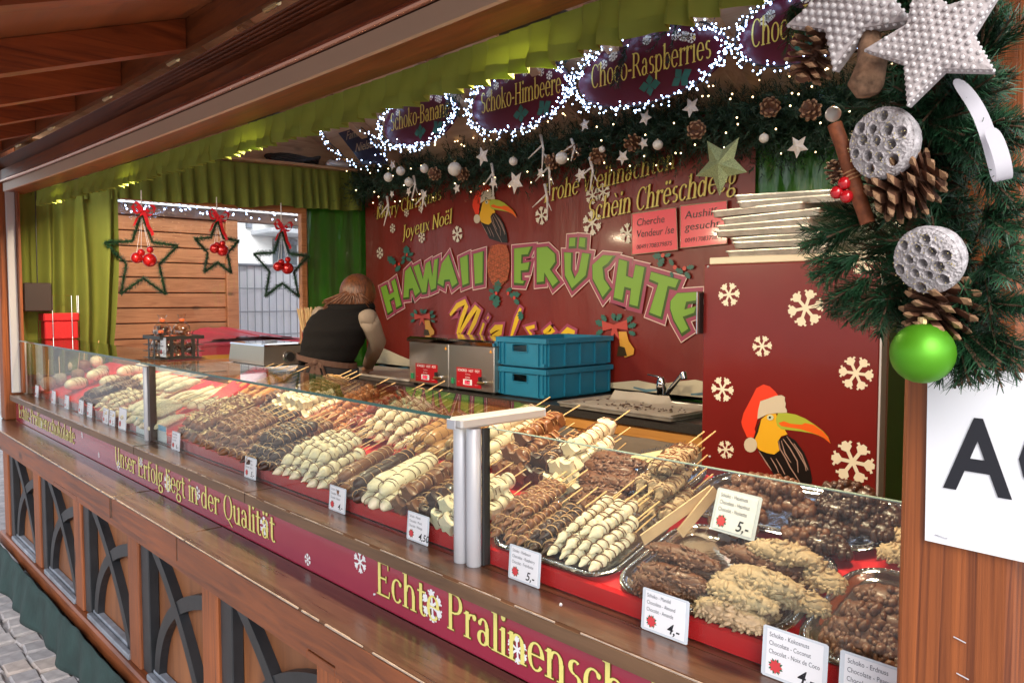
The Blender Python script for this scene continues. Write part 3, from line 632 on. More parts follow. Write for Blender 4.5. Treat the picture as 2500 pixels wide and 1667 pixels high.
def pile(kind, col, A, B, n, layers, where, h0=.0, yaw=0, dyl=.014):
    a = ontilt(*A, .012); b = ontilt(*B, .012)
    r = {'grape': .0175, 'berry': .0120, 'banana': .0185, 'mixed': .02, 'coco': .021, 'nutty': .02, 'crumb': .014, 'straw': .023}[kind]
    lab = '%s %s skewer %s' % (CN[col] if kind not in ('coco', 'crumb') else {'coco': 'pale', 'crumb': 'golden'}[kind], KN[kind], where)
    for L in range(layers):
        m = max(1, n-L)
        for i in range(m):
            t = (i+.5*L+.5)/n; x = a.x+(b.x-a.x)*t+jit(.003); y = a.y+(b.y-a.y)*t+L*dyl*(1 if L < 2 else 1.2)+jit(.006)
            place_skewer(kind, col, x, y, h0+L*r*1.55+jit(.001), yaw+jit(.045), lab, KN[kind]+' skewers '+where)
# front row, from the aluminium corner post leftwards
pile('mixed', 'white', (1050, 1270), (1144, 1308), 3, 2, 'behind the corner post')
pile('mixed', 'milk', (954, 1236), (1022, 1260), 2, 2, 'beside the white fruit bananas')
pile('mixed', 'dark', (1020, 1258), (1052, 1272), 1, 2, 'between milk and white mixed skewers')
pile('banana', 'white', (872, 1222), (952, 1250), 3, 2, 'in the front row of the case')
pile('banana', 'dark', (845, 1212), (880, 1226), 2, 2, 'in the front row beside white bananas')
pile('banana', 'milk', (798, 1192), (848, 1212), 2, 2, 'in the front row beside white grapes')
pile('grape', 'white', (672, 1150), (800, 1196), 6, 3, 'in the front row of the case')
pile('grape', 'dark', (592, 1124), (676, 1152), 5, 3, 'left of the white fruit in front')
pile('grape', 'milk', (490, 1086), (596, 1124), 6, 3, 'in the front row near the second post')
pile('straw', 'milk', (430, 1062), (492, 1086), 4, 2, 'beside the second glass post')
# back row
pile('mixed', 'dark', (1278, 1182), (1345, 1196), 3, 2, 'in the back row beside nut clusters', .012)
pile('mixed', 'milk', (1205, 1160), (1285, 1182), 3, 3, 'in the back row behind the corner post', .012)
pile('mixed', 'cream', (1330, 1196), (1392, 1214), 3, 3, 'in the back row next to the nut clusters', .012)
pile('banana', 'cream', (1138, 1130), (1208, 1156), 3, 3, 'in the back row by the corner post', .012)
pile('banana', 'olive', (1062, 1126), (1135, 1150), 3, 2, 'in the back row of the case', .012)
pile('banana', 'light', (985, 1108), (1062, 1130), 3, 2, 'in the back row of the case', .012)
pile('grape', 'cream', (872, 1068), (988, 1108), 5, 3, 'in the back row of the case', .012)
pile('grape', 'dark', (868, 1062), (905, 1076), 2, 3, 'behind the cream fruit', .0, dyl=.04)
pile('grape', 'red', (826, 1064), (872, 1080), 3, 3, 'in the back row of the case', .0, dyl=.03)
pile('grape', 'caramel', (752, 1040), (828, 1064), 4, 3, 'in the back row of the case', .0, dyl=.03)
pile('mixed', 'cream', (660, 1006), (752, 1030), 5, 2, 'in the back row beside the caramel heap', .012)
pile('nutty', 'milk', (630, 1000), (662, 1010), 2, 2, 'beside the cream cubes', .012)
pile('crumb', 'caramel', (520, 968), (632, 1000), 7, 3, 'in the back row near the red divider', .012)
pile('mixed', 'olive', (706, 992), (766, 1008), 4, 2, 'at the very back behind the caramel heap', .012)
# left bay of the case
pile('coco', 'white', (290, 1024), (372, 1056), 5, 2, 'left of the second glass post')
pile('coco', 'white', (318, 962), (420, 1000), 5, 2, 'in the back row near the second post', .012)
pile('grape', 'cream', (232, 992), (292, 1020), 4, 2, 'in the left bay')
pile('banana', 'dark', (192, 976), (234, 994), 3, 2, 'in the left bay beside cream fruit')
pile('nutty', 'milk', (240, 960), (318, 984), 4, 2, 'in the left bay back row', .012)
pile('banana', 'cream', (420, 996), (520, 1010), 5, 1, 'wrapped beside the red divider', .012)
# a middle row behind the front one
pile('grape', 'milk', (655, 1085), (735, 1112), 4, 2, 'in the middle row behind the dark fruit', .0)
pile('grape', 'dark', (560, 1052), (652, 1084), 5, 2, 'in the middle row near the crumb skewers', .0)
pile('straw', 'milk', (478, 1030), (562, 1054), 4, 2, 'in the middle row beside the red divider', .0)
random.seed(11)
# ================================================================== silver trays and nut clusters in the right bay
mSILV = P('silver_tray', (.72, .73, .78), .10, 1, bump=.5, bs=60, bd=.002)
def rrect(w, d, r, n=6):
    pts = []
    for cx, cy, a0 in ((w/2-r, d/2-r, 0), (-w/2+r, d/2-r, 90), (-w/2+r, -d/2+r, 180), (w/2-r, -d/2+r, 270)):
        for k in range(n+1): a = R(a0+90*k/n); pts.append((cx+r*math.cos(a), cy+r*math.sin(a)))
    return pts
def silver_tray(cx, cy, w, d, label, rz=0, h=.0):
    t = thing('silver_tray', label, 'tray', group=None)
    prof = [(0, .010), (.004, .0125), (.012, .0115), (.017, .007), (.024, .0015), (.034, .001)]
    rings = [[(x, y, z) for x, y in rrect(w-2*i, d-2*i, max(.06-i, .02), 7)] for i, z in prof]
    mb = MB().loft([[(x, y, z-.0015) for x, y, z in r_] for r_ in rings[::-1]], cap=False); mb.loft(rings, cap=False)
    n = len(rings[0]); mb.add(rings[-1], [tuple(range(n))])
    mb.build('dish', mSILV, t, smooth=50)
    bd = MB(); rp = rrect(w-.014, d-.014, .053, 10)
    per = []
    for a, b in zip(rp, rp[1:]+rp[:1]):
        L = math.dist(a, b); k = max(1, int(L/.0052))
        for i in range(k): per.append((a[0]+(b[0]-a[0])*i/k, a[1]+(b[1]-a[1])*i/k))
    for x, y in per: bd.ball((x, y, .0125), .0022, 5, 3)
    tag(bd.build('beaded_rim', mSILV, t, smooth=True), None, None, kind='stuff')
    t.location = (cx, cy, tz(cy)+h-.004); t.rotation_euler = (TILT, 0, rz); return t
silver_tray(-1.03, 1.155, .33, .24, 'beaded silver tray under the small berry skewers')
silver_tray(-.70, 1.155, .325, .245, 'beaded silver tray under the almond slabs')
silver_tray(-.375, 1.155, .31, .245, 'beaded silver tray under the peanut slabs beside the post')
silver_tray(-.70, 1.375, .40, .19, 'beaded silver tray under the hazelnut clusters', h=.006)
silver_tray(-1.165, 1.365, .25, .18, 'beaded silver tray under the brown almond sliver clusters', h=.006)
silver_tray(-.985, 1.372, .16, .18, 'beaded silver tray under the white nut skewers', h=.012)
pile('berry', 'milk', (1186, 1302), (1285, 1338), 5, 3, 'on the silver tray', .008)
pile('berry', 'dark', (1282, 1338), (1336, 1358), 3, 2, 'on the silver tray beside the white ones', .008)
pile('berry', 'white', (1332, 1352), (1470, 1400), 5, 3, 'on the silver tray', .008)
pile('nutty', 'white', (1530, 1238), (1632, 1272), 4, 3, 'behind the wooden tongs', .006)
# brown almond sliver clusters
def cluster(name, mat, n, ext, seed, size, shape, slm=None):
    random.seed(seed); mb = MB()
    for k in range(n):
        a = random.uniform(0, 6.28); q = math.sqrt(random.random()); x = ext[0]*q*math.cos(a); y = ext[1]*q*math.sin(a); top = ext[2]*(1-q*q*.75)
        z = random.uniform(.45, 1)*top
        M = Matrix.Translation((x, y, z)) @ Euler((jit(.55), jit(.55), jit(3.1))).to_matrix().to_4x4()
        if shape == 'sliver': mb.ball((0, 0, 0), size*random.uniform(.7, 1.25), 6, 4, (1.45, .55, .45), M)
        elif shape == 'nut': mb.ball((0, 0, 0), size*random.uniform(.85, 1.12), 8, 6, (1, 1, 1.05), M)
        else: mb.ball((0, 0, 0), size*random.uniform(.7, 1.15), 6, 4, (1.15, .8, .7), M)
    # ball() puts c before M: shift fix handled by M's own translation
    mb.ball((0, 0, ext[2]*.36), 1, 18, 8, (ext[0]*.97, ext[1]*.97, ext[2]*.5))
    return mb
NP = {}
def nutslab(kind, seed):
    key = (kind, seed)
    if key in NP: return NP[key]
    m = {'almond_brown': (mNUTM, 'sliver', 170, .0066), 'almond_white': (mNUTW, 'sliver', 170, .0068), 'peanut_brown': (mNUTM, 'peanut', 80, .0088), 'hazel_milk': (mNUTM, 'nut', 46, .0085), 'hazel_dark': (mNUTD, 'nut', 46, .0082), 'almond_dark': (mNUTD, 'sliver', 95, .0085)}[kind]
    mb = cluster('c', m[0], m[2], (.062, .021, .026), seed, m[3], m[1]); o = mb.build('nut_slab', m[0], None, smooth=True); NP[key] = o; o['used'] = 0; return o
def slab(kind, A, B, h, label, group, sx=1.0):
    a = ontilt(*A, h+.012); b = ontilt(*B, h+.012); p = nutslab(kind, random.randrange(3)); L = (b-a).length
    if p['used']: o = p.copy(); COL.objects.link(o)
    else: o = p; p['used'] = 1
    c = (a+b)/2; o.location = (c.x, c.y, tz(c.y)+h); dx = b-a
    o.rotation_mode = 'XYZ'; o.rotation_euler = (TILT, 0, math.atan2(dx.y, dx.x)); k = L/.135; o.scale = (max(.8, k), sx*random.uniform(.95, 1.15), random.uniform(.95, 1.15))
    tag(o, label, 'nut slab', group); return o
for A, B, h in (((1545, 1418), (1680, 1456), .006), ((1548, 1395), (1695, 1438), .02), ((1560, 1372), (1735, 1425), .032), ((1580, 1318), (1760, 1382), .05), ((1600, 1350), (1770, 1400), .03), ((1760, 1325), (1990, 1405), .03), ((1790, 1350), (2000, 1420), .018), ((1590, 1400), (1760, 1452), .012)):
    slab('almond_brown', A, B, h, 'brown chocolate almond slab stacked on the almond tray', 'brown almond slabs')
for A, B, h in (((1695, 1462), (1865, 1522), .006), ((1700, 1450), (1885, 1530), .018), ((1725, 1405), (1900, 1490), .034), ((1740, 1395), (1960, 1455), .04), ((1775, 1372), (1965, 1445), .052), ((1825, 1318), (2025, 1375), .05), ((1880, 1440), (2030, 1480), .012), ((1960, 1380), (2050, 1425), .03)):
    slab('almond_white', A, B, h, 'white chocolate almond slab stacked on the almond tray', 'white almond slabs')
for A, B, h in (((2030, 1540), (2150, 1590), .006), ((2040, 1510), (2190, 1570), .02), ((2075, 1470), (2215, 1530), .032), ((2060, 1540), (2210, 1590), .015), ((2120, 1430), (2230, 1480), .046), ((2090, 1570), (2220, 1615), .006)):
    slab('peanut_brown', A, B, h, 'lumpy brown chocolate peanut slab beside the right post', 'peanut slabs')
for A, B, h in (((1735, 1255), (1850, 1300), .008), ((1750, 1215), (1880, 1260), .022), ((1755, 1188), (1900, 1225), .036), ((1860, 1205), (2000, 1245), .036), ((1780, 1165), (1940, 1195), .05), ((1900, 1290), (2080, 1330), .008), ((1850, 1170), (1960, 1195), .062)):
    slab('hazel_milk', A, B, h, 'milk chocolate slab of whole hazelnuts behind the price card', 'milk hazelnut slabs')
for A, B, h in (((1930, 1255), (2080, 1300), .02), ((1980, 1225), (2130, 1262), .034), ((2000, 1200), (2150, 1235), .048), ((2010, 1180), (2140, 1210), .062), ((2050, 1260), (2190, 1300), .02), ((2080, 1225), (2200, 1262), .034), ((1940, 1300), (2090, 1345), .008)):
    slab('hazel_dark', A, B, h, 'dark chocolate slab of whole hazelnuts beside the right post', 'dark hazelnut slabs')
for A, B, h in (((1385, 1200), (1500, 1225), .006), ((1410, 1180), (1540, 1205), .018), ((1400, 1150), (1530, 1180), .03), ((1415, 1125), (1560, 1150), .044), ((1440, 1105), (1580, 1128), .056), ((1470, 1160), (1600, 1185), .034), ((1400, 1215), (1530, 1245), .004)):
    slab('almond_brown', A, B, h, 'brown almond sliver cluster on the tray behind the berry skewers', 'almond sliver clusters', 1.15)
for A, B in (((2205, 1300), (2230, 1310)), ((2200, 1345), (2235, 1360))): slab('almond_white', A, B, .012, 'pale nut slab half hidden behind the right post', 'pale nut slabs')
# wooden tongs
tg = thing('wooden_tongs', 'wooden tongs leaning across the silver trays', 'tongs', ontilt(1655, 1250))
for A, B, dz in (((1568, 1318), (1738, 1196), .03), ((1660, 1302), (1748, 1196), .012)):
    a = ontilt(*A, dz); b = ontilt(*B, .06); d = (b-a).normalized(); s_ = d.cross(Vector((0, 0, 1))).normalized(); n_ = s_.cross(d)
    MB().loft([[p+s_*.0016-n_*.011, p+s_*.0016+n_*.011, p-s_*.0016+n_*.011, p-s_*.0016-n_*.011] for p in (a, (a+b)/2, b)]).build('arm', P('tong_wood', (.62, .42, .24), .55, var=.12, vs=20), tg)
# ================================================================== left bay: candy apples, big white pieces, fir decoration
mAPPLE = [CH['cream'], CH['milk'], P('apple_coconut', (.34, .29, .23), .85, var=.4, vs=160, bump=.9, bs=260, bd=.004), P('nut_rolled', (.27, .15, .09), .7, var=.4, vs=160, bump=.9, bs=300, bd=.004)]
for u, v, r, k in ((118, 935, .038, 3), (98, 915, .036, 2), (146, 925, .036, 2), (190, 915, .036, 3), (165, 893, .038, 0), (205, 892, .037, 1), (235, 882, .036, 0), (100, 880, .034, 0), (250, 905, .034, 2)):
    c = ontilt(u, v, r*1.0); nm = ['white coated', 'brown chocolate coated', 'coconut sprinkled', 'nut rolled'][k]
    t = thing('candy_apple', '%s candy apple on a stick at the far end of the case' % nm, 'candy apple', (c.x, c.y, c.z-r), 'candy apples')
    MB().lathe([(.004, r*1.72), (r*.35, r*1.9), (r*.8, r*1.65), (r, r*1.1), (r*.93, r*.55), (r*.6, r*.12), (.002, 0)], 16, Matrix.Translation((c.x, c.y, c.z-r))).build('apple', mAPPLE[k], t, smooth=True)
    q = Vector((c.x, c.y, c.z+r*.7)); MB().tube([q, q+Vector((jit(.03), jit(.03), .10))], .0025, 6).build('stick', mSTK, t)
for u, v, u2, v2 in ((158, 960, 215, 925), (215, 935, 262, 905), (245, 950, 300, 925), (290, 925, 335, 900), (330, 915, 375, 895), (320, 945, 372, 925)):
    a = ontilt(u, v, .02); b = ontilt(u2, v2, .02); c = (a+b)/2; L = (b-a).length
    mb = MB().ball((0, 0, 0), 1, 14, 8, (min(L*.5, .11), .038, .034)); o = mb.build('white_chocolate_fruit', CH['white'], None, smooth=True); o.location = c+Vector((0, 0, .012)); o.rotation_euler = (TILT, 0, math.atan2((b-a).y, (b-a).x))
    dz = MB()
    for k in range(5):
        x = -.06+k*.03; s_ = math.sqrt(max(0, 1-(x/.11)**2)); dz.tube([(x+jit(.004), .04*s_*math.cos(w), .036*s_*math.sin(w)) for w in [R(10+16*i) for i in range(11)]], .0011, 4)
    dz.build('drizzle', mDRM, o); tag(o, 'large drizzled white chocolate fruit half in the left bay of the case', 'fruit', 'large white chocolate fruits')
# ================================================================== price cards
mCARD = P('card_white', (.80, .80, .84), .35); mPLAST = P('card_sleeve', (.62, .66, .72), .15, trans=.0); mINK = P('ink_black', (.012, .012, .018), .4); mTXT = P('print_grey', (.10, .10, .13), .5); mPOIN = P('poinsettia_red', (.62, .05, .06), .5); mLEAF = P('leaf_green', (.03, .12, .06), .6)
def card(u, v, w, h, lines, price, label, y=1.0105, lean=.075, z=1.0822, yaw=0):
    b = ony(u, v, y); c = Vector((b.x, y, z)); t = thing('price_card', label, 'price card', c)
    X = Vector((math.cos(yaw), math.sin(yaw), 0)); Y = Vector((-X.y*math.sin(lean), X.x*math.sin(lean), math.cos(lean))); N = X.cross(Y).normalized()
    pt = lambda a, b_, e: c+X*a+Y*b_+N*e
    mb = MB(); loop = [(w*x_, h*y_) for x_, y_ in ((-.5, .03), (-.47, 0), (.47, 0), (.5, .03), (.5, .97), (.47, 1), (-.47, 1), (-.5, .97))]
    mb.prism([pt(a, b_, -.0004) for a, b_ in loop], N*.0004); mb.build('sleeve', mPLAST, t)
    MB().prism([pt(a, b_, .0004) for a, b_ in ((-.43*w, .06*h), (.43*w, .06*h), (.43*w, .95*h), (-.43*w, .95*h))], N*.0004).build('paper', mCARD, t)
    for i, s_ in enumerate(lines): s_ and text('lettering', s_, pt(-.39*w, h*(.81-.165*i), .0012), X, Y, mTXT, t, size=h*.13, fitw=w*.034*len(s_))
    if price: text('lettering', price, pt(.06*w, h*.12, .0012), X, Y, mINK, t, size=h*.34, shear=.25, bold=.012)
    for rr_, m, e, ro in ((.165, mLEAF, .0010, .3), (.152, mPOIN, .0014, 0)):
        st = star5(rr_*h, .62, 8, ro); sheet('poinsettia', [[st]], lambda a, b_, e=e: pt(a-.27*w, b_+h*.25, e), m, t)
    return t
card(1278, 1418, .086, .066, ['Schoko - Himbeere', 'Chocolate - Raspberry', 'Chocolat - Framboise'], '5,-', 'price card for chocolate raspberry marked five, before the berry skewers')
card(1620, 1545, .090, .068, ['Schoko - Mandel', 'Chocolate - Almond', 'Chocolat - Amande'], '4,-', 'price card for chocolate almond marked four, before the brown slabs')
card(1935, 1650, .096, .072, ['Schoko - Kokosnuss', 'Chocolate - Coconut', 'Chocolat - Noix de Coco'], '4,-', 'price card for chocolate coconut marked four, before the white slabs')
card(2135, 1720, .096, .072, ['Schoko - Erdnuss', 'Chocolate - Peanut', 'Chocolat - Cacahuète'], '4,-', 'price card for chocolate peanut beside the right post')
card(1018, 1318, .080, .064, ['Schoko - Hawaii', 'Chocolate - Mixed', 'Chocolat - Mélange'], '4,50', 'price card marked four fifty, before the mixed skewers')
card(822, 1243, .080, .064, ['Schoko - Banane', 'Chocolate - Banana', 'Chocolat - Banane'], '4.-', 'price card for chocolate banana marked four')
card(610, 1163, .080, .064, ['Schoko - Trauben', 'Chocolate - Grape', 'Chocolat - Raisin'], '5,-', 'price card marked five, before the dark round fruit skewers')
card(428, 1090, .08, .066, ['Schoko - Erdbeer', 'Chocolate - Mix', 'Chocolat - Mix'], '6,-', 'price card beside the second glass post')
for i, (u, v) in enumerate(((89, 968), (130, 985), (162, 996), (197, 1010), (218, 1018), (257, 1032), (273, 1040))):
    card(u, v, .08, .066, ['Schoko - Mix', 'Chocolate', 'Chocolat'], '5,-', 'small white price card, %s of seven cards in front of the left bay' % ('first', 'second', 'third', 'fourth', 'fifth', 'sixth', 'last')[i])
c9 = card(298, 1052, .10, .09, ['', ''], '', 'wide white card with printed red figures in the left bay')
q = ontilt(1785, 1292, .03); card(1785, 1295, .098, .078, ['Schoko - Haselnuss', 'Chocolate - Hazelnut', 'Chocolat - Noisette'], '5,-', 'price card for chocolate hazelnut marked five, before the hazelnut slabs', y=q.y, z=q.z-.01, lean=.3, yaw=-.12)
q = ontilt(1565, 1160, .05); t = thing('price_card', 'pale yellow handwritten price card lying on the almond clusters', 'price card', q)
Pq = [ontilt(u, v, h) for u, v, h in ((1510, 1152, .05), (1560, 1120, .05), (1615, 1098, .075), (1580, 1135, .06))]
Pq = [ontilt(1508, 1152, .055), ontilt(1585, 1136, .055), ontilt(1618, 1098, .08), ontilt(1543, 1112, .08)]
MB().prism(Pq, (0, .0003, -.0008)).build('paper', P('card_yellow', (.74, .66, .34), .5), t)
Xq = (Pq[1]-Pq[0]).normalized(); Yq = (Pq[3]-Pq[0]).normalized(); Nq = Xq.cross(Yq)
for i, s_ in enumerate(('Schoko Mandel', 'Almond')): text('lettering', s_, Pq[0]+Xq*.012+Yq*(.05-.03*i)+Nq*.0015, Xq, Yq, mINK, t, size=.016)
# blue cards, red divider, sugar bags
for u, v, w, lab in ((340, 1062, .10, 'white card with blue top edge left of the second post'), (392, 1080, .10, 'white card with blue top edge right of the second post')):
    b = ony(u, v, 1.03); t = thing('info_card', lab, 'card', (b.x, 1.034, 1.083)); MB().box((b.x-w/2, 1.034, 1.083), (b.x+w/2, 1.0352, 1.145)).build('paper', mCARD, t); MB().box((b.x-w/2, 1.0332, 1.125), (b.x+w/2, 1.0338, 1.145)).build('blue_band', P('blue_print', (.12, .42, .72), .4), t)
a = ontilt(520, 996, .03); b = ontilt(497, 905, .03); MB_ = MB().loft([[(a.x-.14, a.y, a.z), (a.x, a.y, a.z), (a.x, a.y, a.z-.05), (a.x-.14, a.y, a.z-.05)], [(a.x-.14, 1.44, tz(1.44)+.10), (a.x, 1.44, tz(1.44)+.10), (a.x, 1.44, tz(1.44)), (a.x-.14, 1.44, tz(1.44))]])
tag(MB_.build('red_divider', mREDP, None), 'sloping red divider board between left and middle sweets', 'divider')
# ================================================================== interior: tarps, banner, back counter
mSTEEL = P('brushed_steel', (.55, .53, .50), .28, .9, bump=.12, bs=60, stretch=(1, 1, 30), bd=.001); mSTEELD = P('steel_side', (.33, .31, .28), .3, .85)
mCHROME = P('chrome', (.8, .8, .82), .07, 1); mGRAN = P('dark_granite', (.030, .028, .026), .35, var=.5, vs=300, coat=.2); mBLKP = P('black_plastic', (.015, .015, .016), .4)
for a_, b_, nm, lab in (((-5.335, 2.90, .13), (-5.325, 3.415, 2.60), 'tarp', 'dark green plastic tarp on the end wall beside the window'), ((-5.33, 3.408, .13), (-.22, 3.416, 2.60), 'tarp', 'shiny green plastic tarp covering the back wall')):
    if a_[1] < 3: o = MB().grid(lambda s, t: (a_[0]+.006*math.sin(s*23)+.004, a_[1]+(b_[1]-a_[1])*s, a_[2]+(b_[2]-a_[2])*t), 40, 2).build(nm, mTARP, None, smooth=True)
    else: o = MB().grid(lambda s, t: (a_[0]+(b_[0]-a_[0])*s, 3.410+.007*math.sin(s*190)*math.sin(s*37+1), a_[2]+(b_[2]-a_[2])*t), 400, 2).build(nm, mTARP, None, smooth=True)
    tag(o, lab, 'tarp')
BY = 3.39
bl, br = ony(893, 600, BY).x, ony(1843, 500, BY).x
mBAN = P('banner_vinyl', (.195, .016, .011), .36, coat=.15, var=.13, vs=2.5, bump=.5, bs=3.0, bd=.02, stretch=(1.6, 1, .5))
bann = thing('hanging_banner', 'large dark red vinyl banner with green lettering and toucan on the back wall', 'banner', ((bl+br)/2, BY, 1.12))
MB().grid(lambda s, t: (bl+(br-bl)*s, BY+.005*math.sin(s*60)*math.exp(-s*3)+.002*math.sin(s*31)*math.sin(s*9), 1.12+1.42*t), 90, 4).build('sheet', mBAN, bann, smooth=True)
Z2 = lambda X, Y: (800+X/2.6133, 400+Y/2.6133)      # reading scale of the enlarged photograph
Z3 = lambda X, Y: (1600+X/2.6133, 400+Y/2.6133)
def bpt(u, v): p = ony(u, v, BY); return (p.x, p.z)
def bfn(e): return lambda x, z: Vector((x, BY-.009-e, z))
mGL = P('letter_green', (.21, .42, .04), .4); mGLD = P('letter_green_dark', (.045, .10, .008), .3); mMAG = P('letter_magenta', (.36, .06, .12), .3); mPALE = P('letter_pale', (.82, .62, .55), .3)
LET = {'H': [(347, 793), (384, 774), (402, 838), (432, 820), (414, 755), (440, 735), (482, 905), (447, 925), (434, 858), (406, 876), (424, 940), (392, 962)],
 'A': [(503, 690), (538, 655), (602, 820), (568, 852), (552, 800), (530, 806), (528, 858), (492, 862)], 'W': [(556, 662), (592, 642), (618, 738), (636, 640), (664, 622), (678, 720), (690, 618), (716, 605), (702, 800), (668, 815), (652, 735), (640, 825), (612, 830)],
 'A2': [(738, 640), (782, 580), (842, 765), (804, 795), (788, 745), (756, 748), (750, 790), (710, 768)], 'I': [(853, 607), (905, 583), (912, 768), (870, 785)], 'I2': [(940, 580), (1003, 562), (1000, 765), (950, 775)],
 'F': [(1200, 545), (1312, 533), (1290, 586), (1250, 589), (1248, 640), (1302, 630), (1290, 685), (1245, 690), (1246, 748), (1268, 750), (1260, 772), (1200, 768)], 'R': [(1345, 540), (1412, 533), (1462, 580), (1466, 632), (1432, 680), (1486, 755), (1446, 792), (1396, 705), (1392, 760), (1345, 765)],
 'U': [(1520, 570), (1568, 573), (1565, 680), (1586, 735), (1612, 690), (1635, 573), (1685, 580), (1660, 720), (1570, 805), (1525, 720)], 'd1': [(1553, 478), (1597, 475), (1592, 535), (1550, 537)], 'd2': [(1618, 474), (1660, 478), (1655, 545), (1612, 535)],
 'C': [(1840, 592), (1800, 645), (1768, 668), (1776, 740), (1816, 800), (1766, 862), (1702, 740), (1700, 650), (1768, 588)], 'H2': [(1870, 613), (1927, 628), (1918, 720), (1958, 735), (1975, 650), (2037, 665), (1992, 920), (1935, 905), (1946, 805), (1908, 795), (1893, 880), (1835, 862)],
 'T': [(2075, 693), (2257, 745), (2232, 802), (2185, 790), (2140, 987), (2062, 957), (2120, 770), (2064, 745)]}
LET = {k: [bpt(*Z2(*p)) for p in v] for k, v in LET.items()}
LET['E'] = [bpt(*Z3(*p)) for p in [(108, 880), (150, 830), (282, 822), (275, 882), (212, 890), (203, 932), (277, 912), (262, 960), (192, 985), (227, 1060), (180, 1092), (128, 1000), (106, 930)]]
for ki, (k, pl) in enumerate(LET.items()):
    ke = ki*.00005
    b0 = sheet('letter', [[off_poly(pl, .031)]], bfn(ke), mPALE, bann); sheet('border', [[off_poly(pl, .026)]], bfn(.001+ke), mMAG, b0); sheet('shade', [[off_poly(pl, .006)]], bfn(.002+ke), mGLD, b0)
    sheet('face', [[[(x-.004, z+.006) for x, z in off_poly(pl, -.003)]]], bfn(.003+ke), mGL, b0)
# yellow script name under the arc
mYS = P('script_yellow', (.80, .52, .02), .3)
def stroke2(pts, w):
    P_ = [Vector(p) for p in pts]; L = []; Rr = []
    for i, p in enumerate(P_):
        t = (P_[min(i+1, len(P_)-1)]-P_[max(i-1, 0)]).normalized(); n = Vector((-t.y, t.x)); k = w*(.55 if i in (0, len(P_)-1) else 1); L.append(p+n*k); Rr.append(p-n*k)
    return [tuple(p) for p in L+Rr[::-1]]
for path in ([(790, 965), (835, 905), (885, 880), (895, 905), (860, 1000), (835, 1085)], [(850, 1080), (905, 985), (955, 915), (975, 930), (945, 1010), (900, 1100)], [(1005, 1015), (980, 1090)], [(1028, 978), (1034, 985)], [(1045, 1075), (1080, 1045), (1120, 1040), (1110, 1075), (1060, 1100)], [(1240, 920), (1215, 990), (1180, 1100)], [(1330, 1035), (1280, 1050), (1310, 1090)], [(1385, 1075), (1430, 1045), (1450, 1055), (1400, 1100)], [(1500, 1090), (1540, 1060), (1585, 1075)]):
    pp = [bpt(*Z2(*p)) for p in path]; b0 = sheet('letter', [[off_poly(stroke2(pp, .021), .016)]], bfn(.0012), mMAG, bann); sheet('face', [[stroke2(pp, .019)]], bfn(.0032), mYS, b0)
# greetings
def bser(body, A, B, cap, kk=1.0):
    a, b = bpt(*A), bpt(*B); d = Vector((b[0]-a[0], 0, b[1]-a[1])); w = d.length; X = d.normalized()
    for fat, m, e in ((.05, mOUT, .0102), (0, mYS if False else P('greeting_yellow', (.72, .58, .12), .35), .0115)):
        serif('letter', body, Vector((a[0], BY-e, a[1])), X, Vector((.12*cap, 0, cap))/1.45, m, bann, fitw=w, fat=fat)
bser('Merry Christmas', (922, 536), (1080, 488), .095); bser('Joyeux Noël', (985, 585), (1106, 545), .10)
bser('Frohe Weihnachten', (1331, 496), (1650, 412), .112); bser('Schèin Chrëschdeeg', (1436, 542), (1800, 462), .122)
for u, v, r in ((930, 618, .045), (961, 558, .035), (1032, 580, .04), (1119, 572, .055), (1325, 527, .055), (1449, 628-150, .05), (1448, 545, .07), (1535, 570, .055), (995, 520, .03), (1475, 470, .05), (933, 502, .035), (1030, 508, .03)):
    c = bpt(u, v); sheet('snowflake', [[fl]], lambda a, b, c=c, r=r: Vector((c[0]+a*r, BY-.0098, c[1]+b*r)), P('flake_cream', (.78, .72, .58), .4) if u == 930 else bpy.data.materials['flake_cream'], bann)
mHOL = P('holly', (.025, .13, .10), .4); mBER = P('holly_berry', (.62, .05, .03), .3)
def holly(leaves, berries, plane_fn, parent, sc=1):
    for (x0, y0, x1, y1) in leaves:
        a = Vector((x0, y0)); b = Vector((x1, y1)); d = b-a; n = Vector((-d.y, d.x))*.36; pts = []
        for t, w in ((0, .1), (.15, .7), (.28, .45), (.42, 1.0), (.56, .55), (.7, .85), (.84, .35)): pts.append(a+d*t+n*w)
        pts.append(b)
        for t, w in ((.84, .35), (.7, .85), (.56, .55), (.42, 1.0), (.28, .45), (.15, .7), (0, .1)): pts.append(a+d*t-n*w)
        sheet('holly_leaf', [[[bpt(*Z2(*p)) for p in pts]]], bfn(.0045), mHOL, parent)
    for x, y in berries: c = bpt(*Z2(x, y)); sheet('holly_berry', [[[(c[0]+.012*math.cos(k*.7), c[1]+.012*math.sin(k*.7)) for k in range(9)]]], bfn(.0052), mBER, parent)
holly([(515, 590, 510, 520), (520, 585, 558, 570), (510, 600, 545, 620), (505, 590, 480, 610), (440, 640, 390, 590), (470, 650, 440, 690), (480, 640, 500, 610)], [(515, 580), (440, 650), (465, 640)], None, bann)
holly([(1085, 820, 1100, 740), (1080, 830, 1040, 870), (1090, 840, 1080, 920), (1070, 820, 1036, 800), (1150, 820, 1185, 790), (1170, 840, 1240, 830), (1200, 860, 1230, 900), (1235, 940, 1245, 1000)], [(1085, 826), (1160, 826), (1200, 855)], None, bann)
holly([(2150, 590, 2080, 590), (2160, 590, 2200, 575), (2150, 600, 2120, 660), (2190, 610, 2215, 650), (2230, 670, 2280, 700), (2300, 665, 2350, 655), (2200, 690, 2210, 730), (2290, 690, 2320, 735)], [(2148, 585), (2225, 660), (2285, 668)], None, bann)
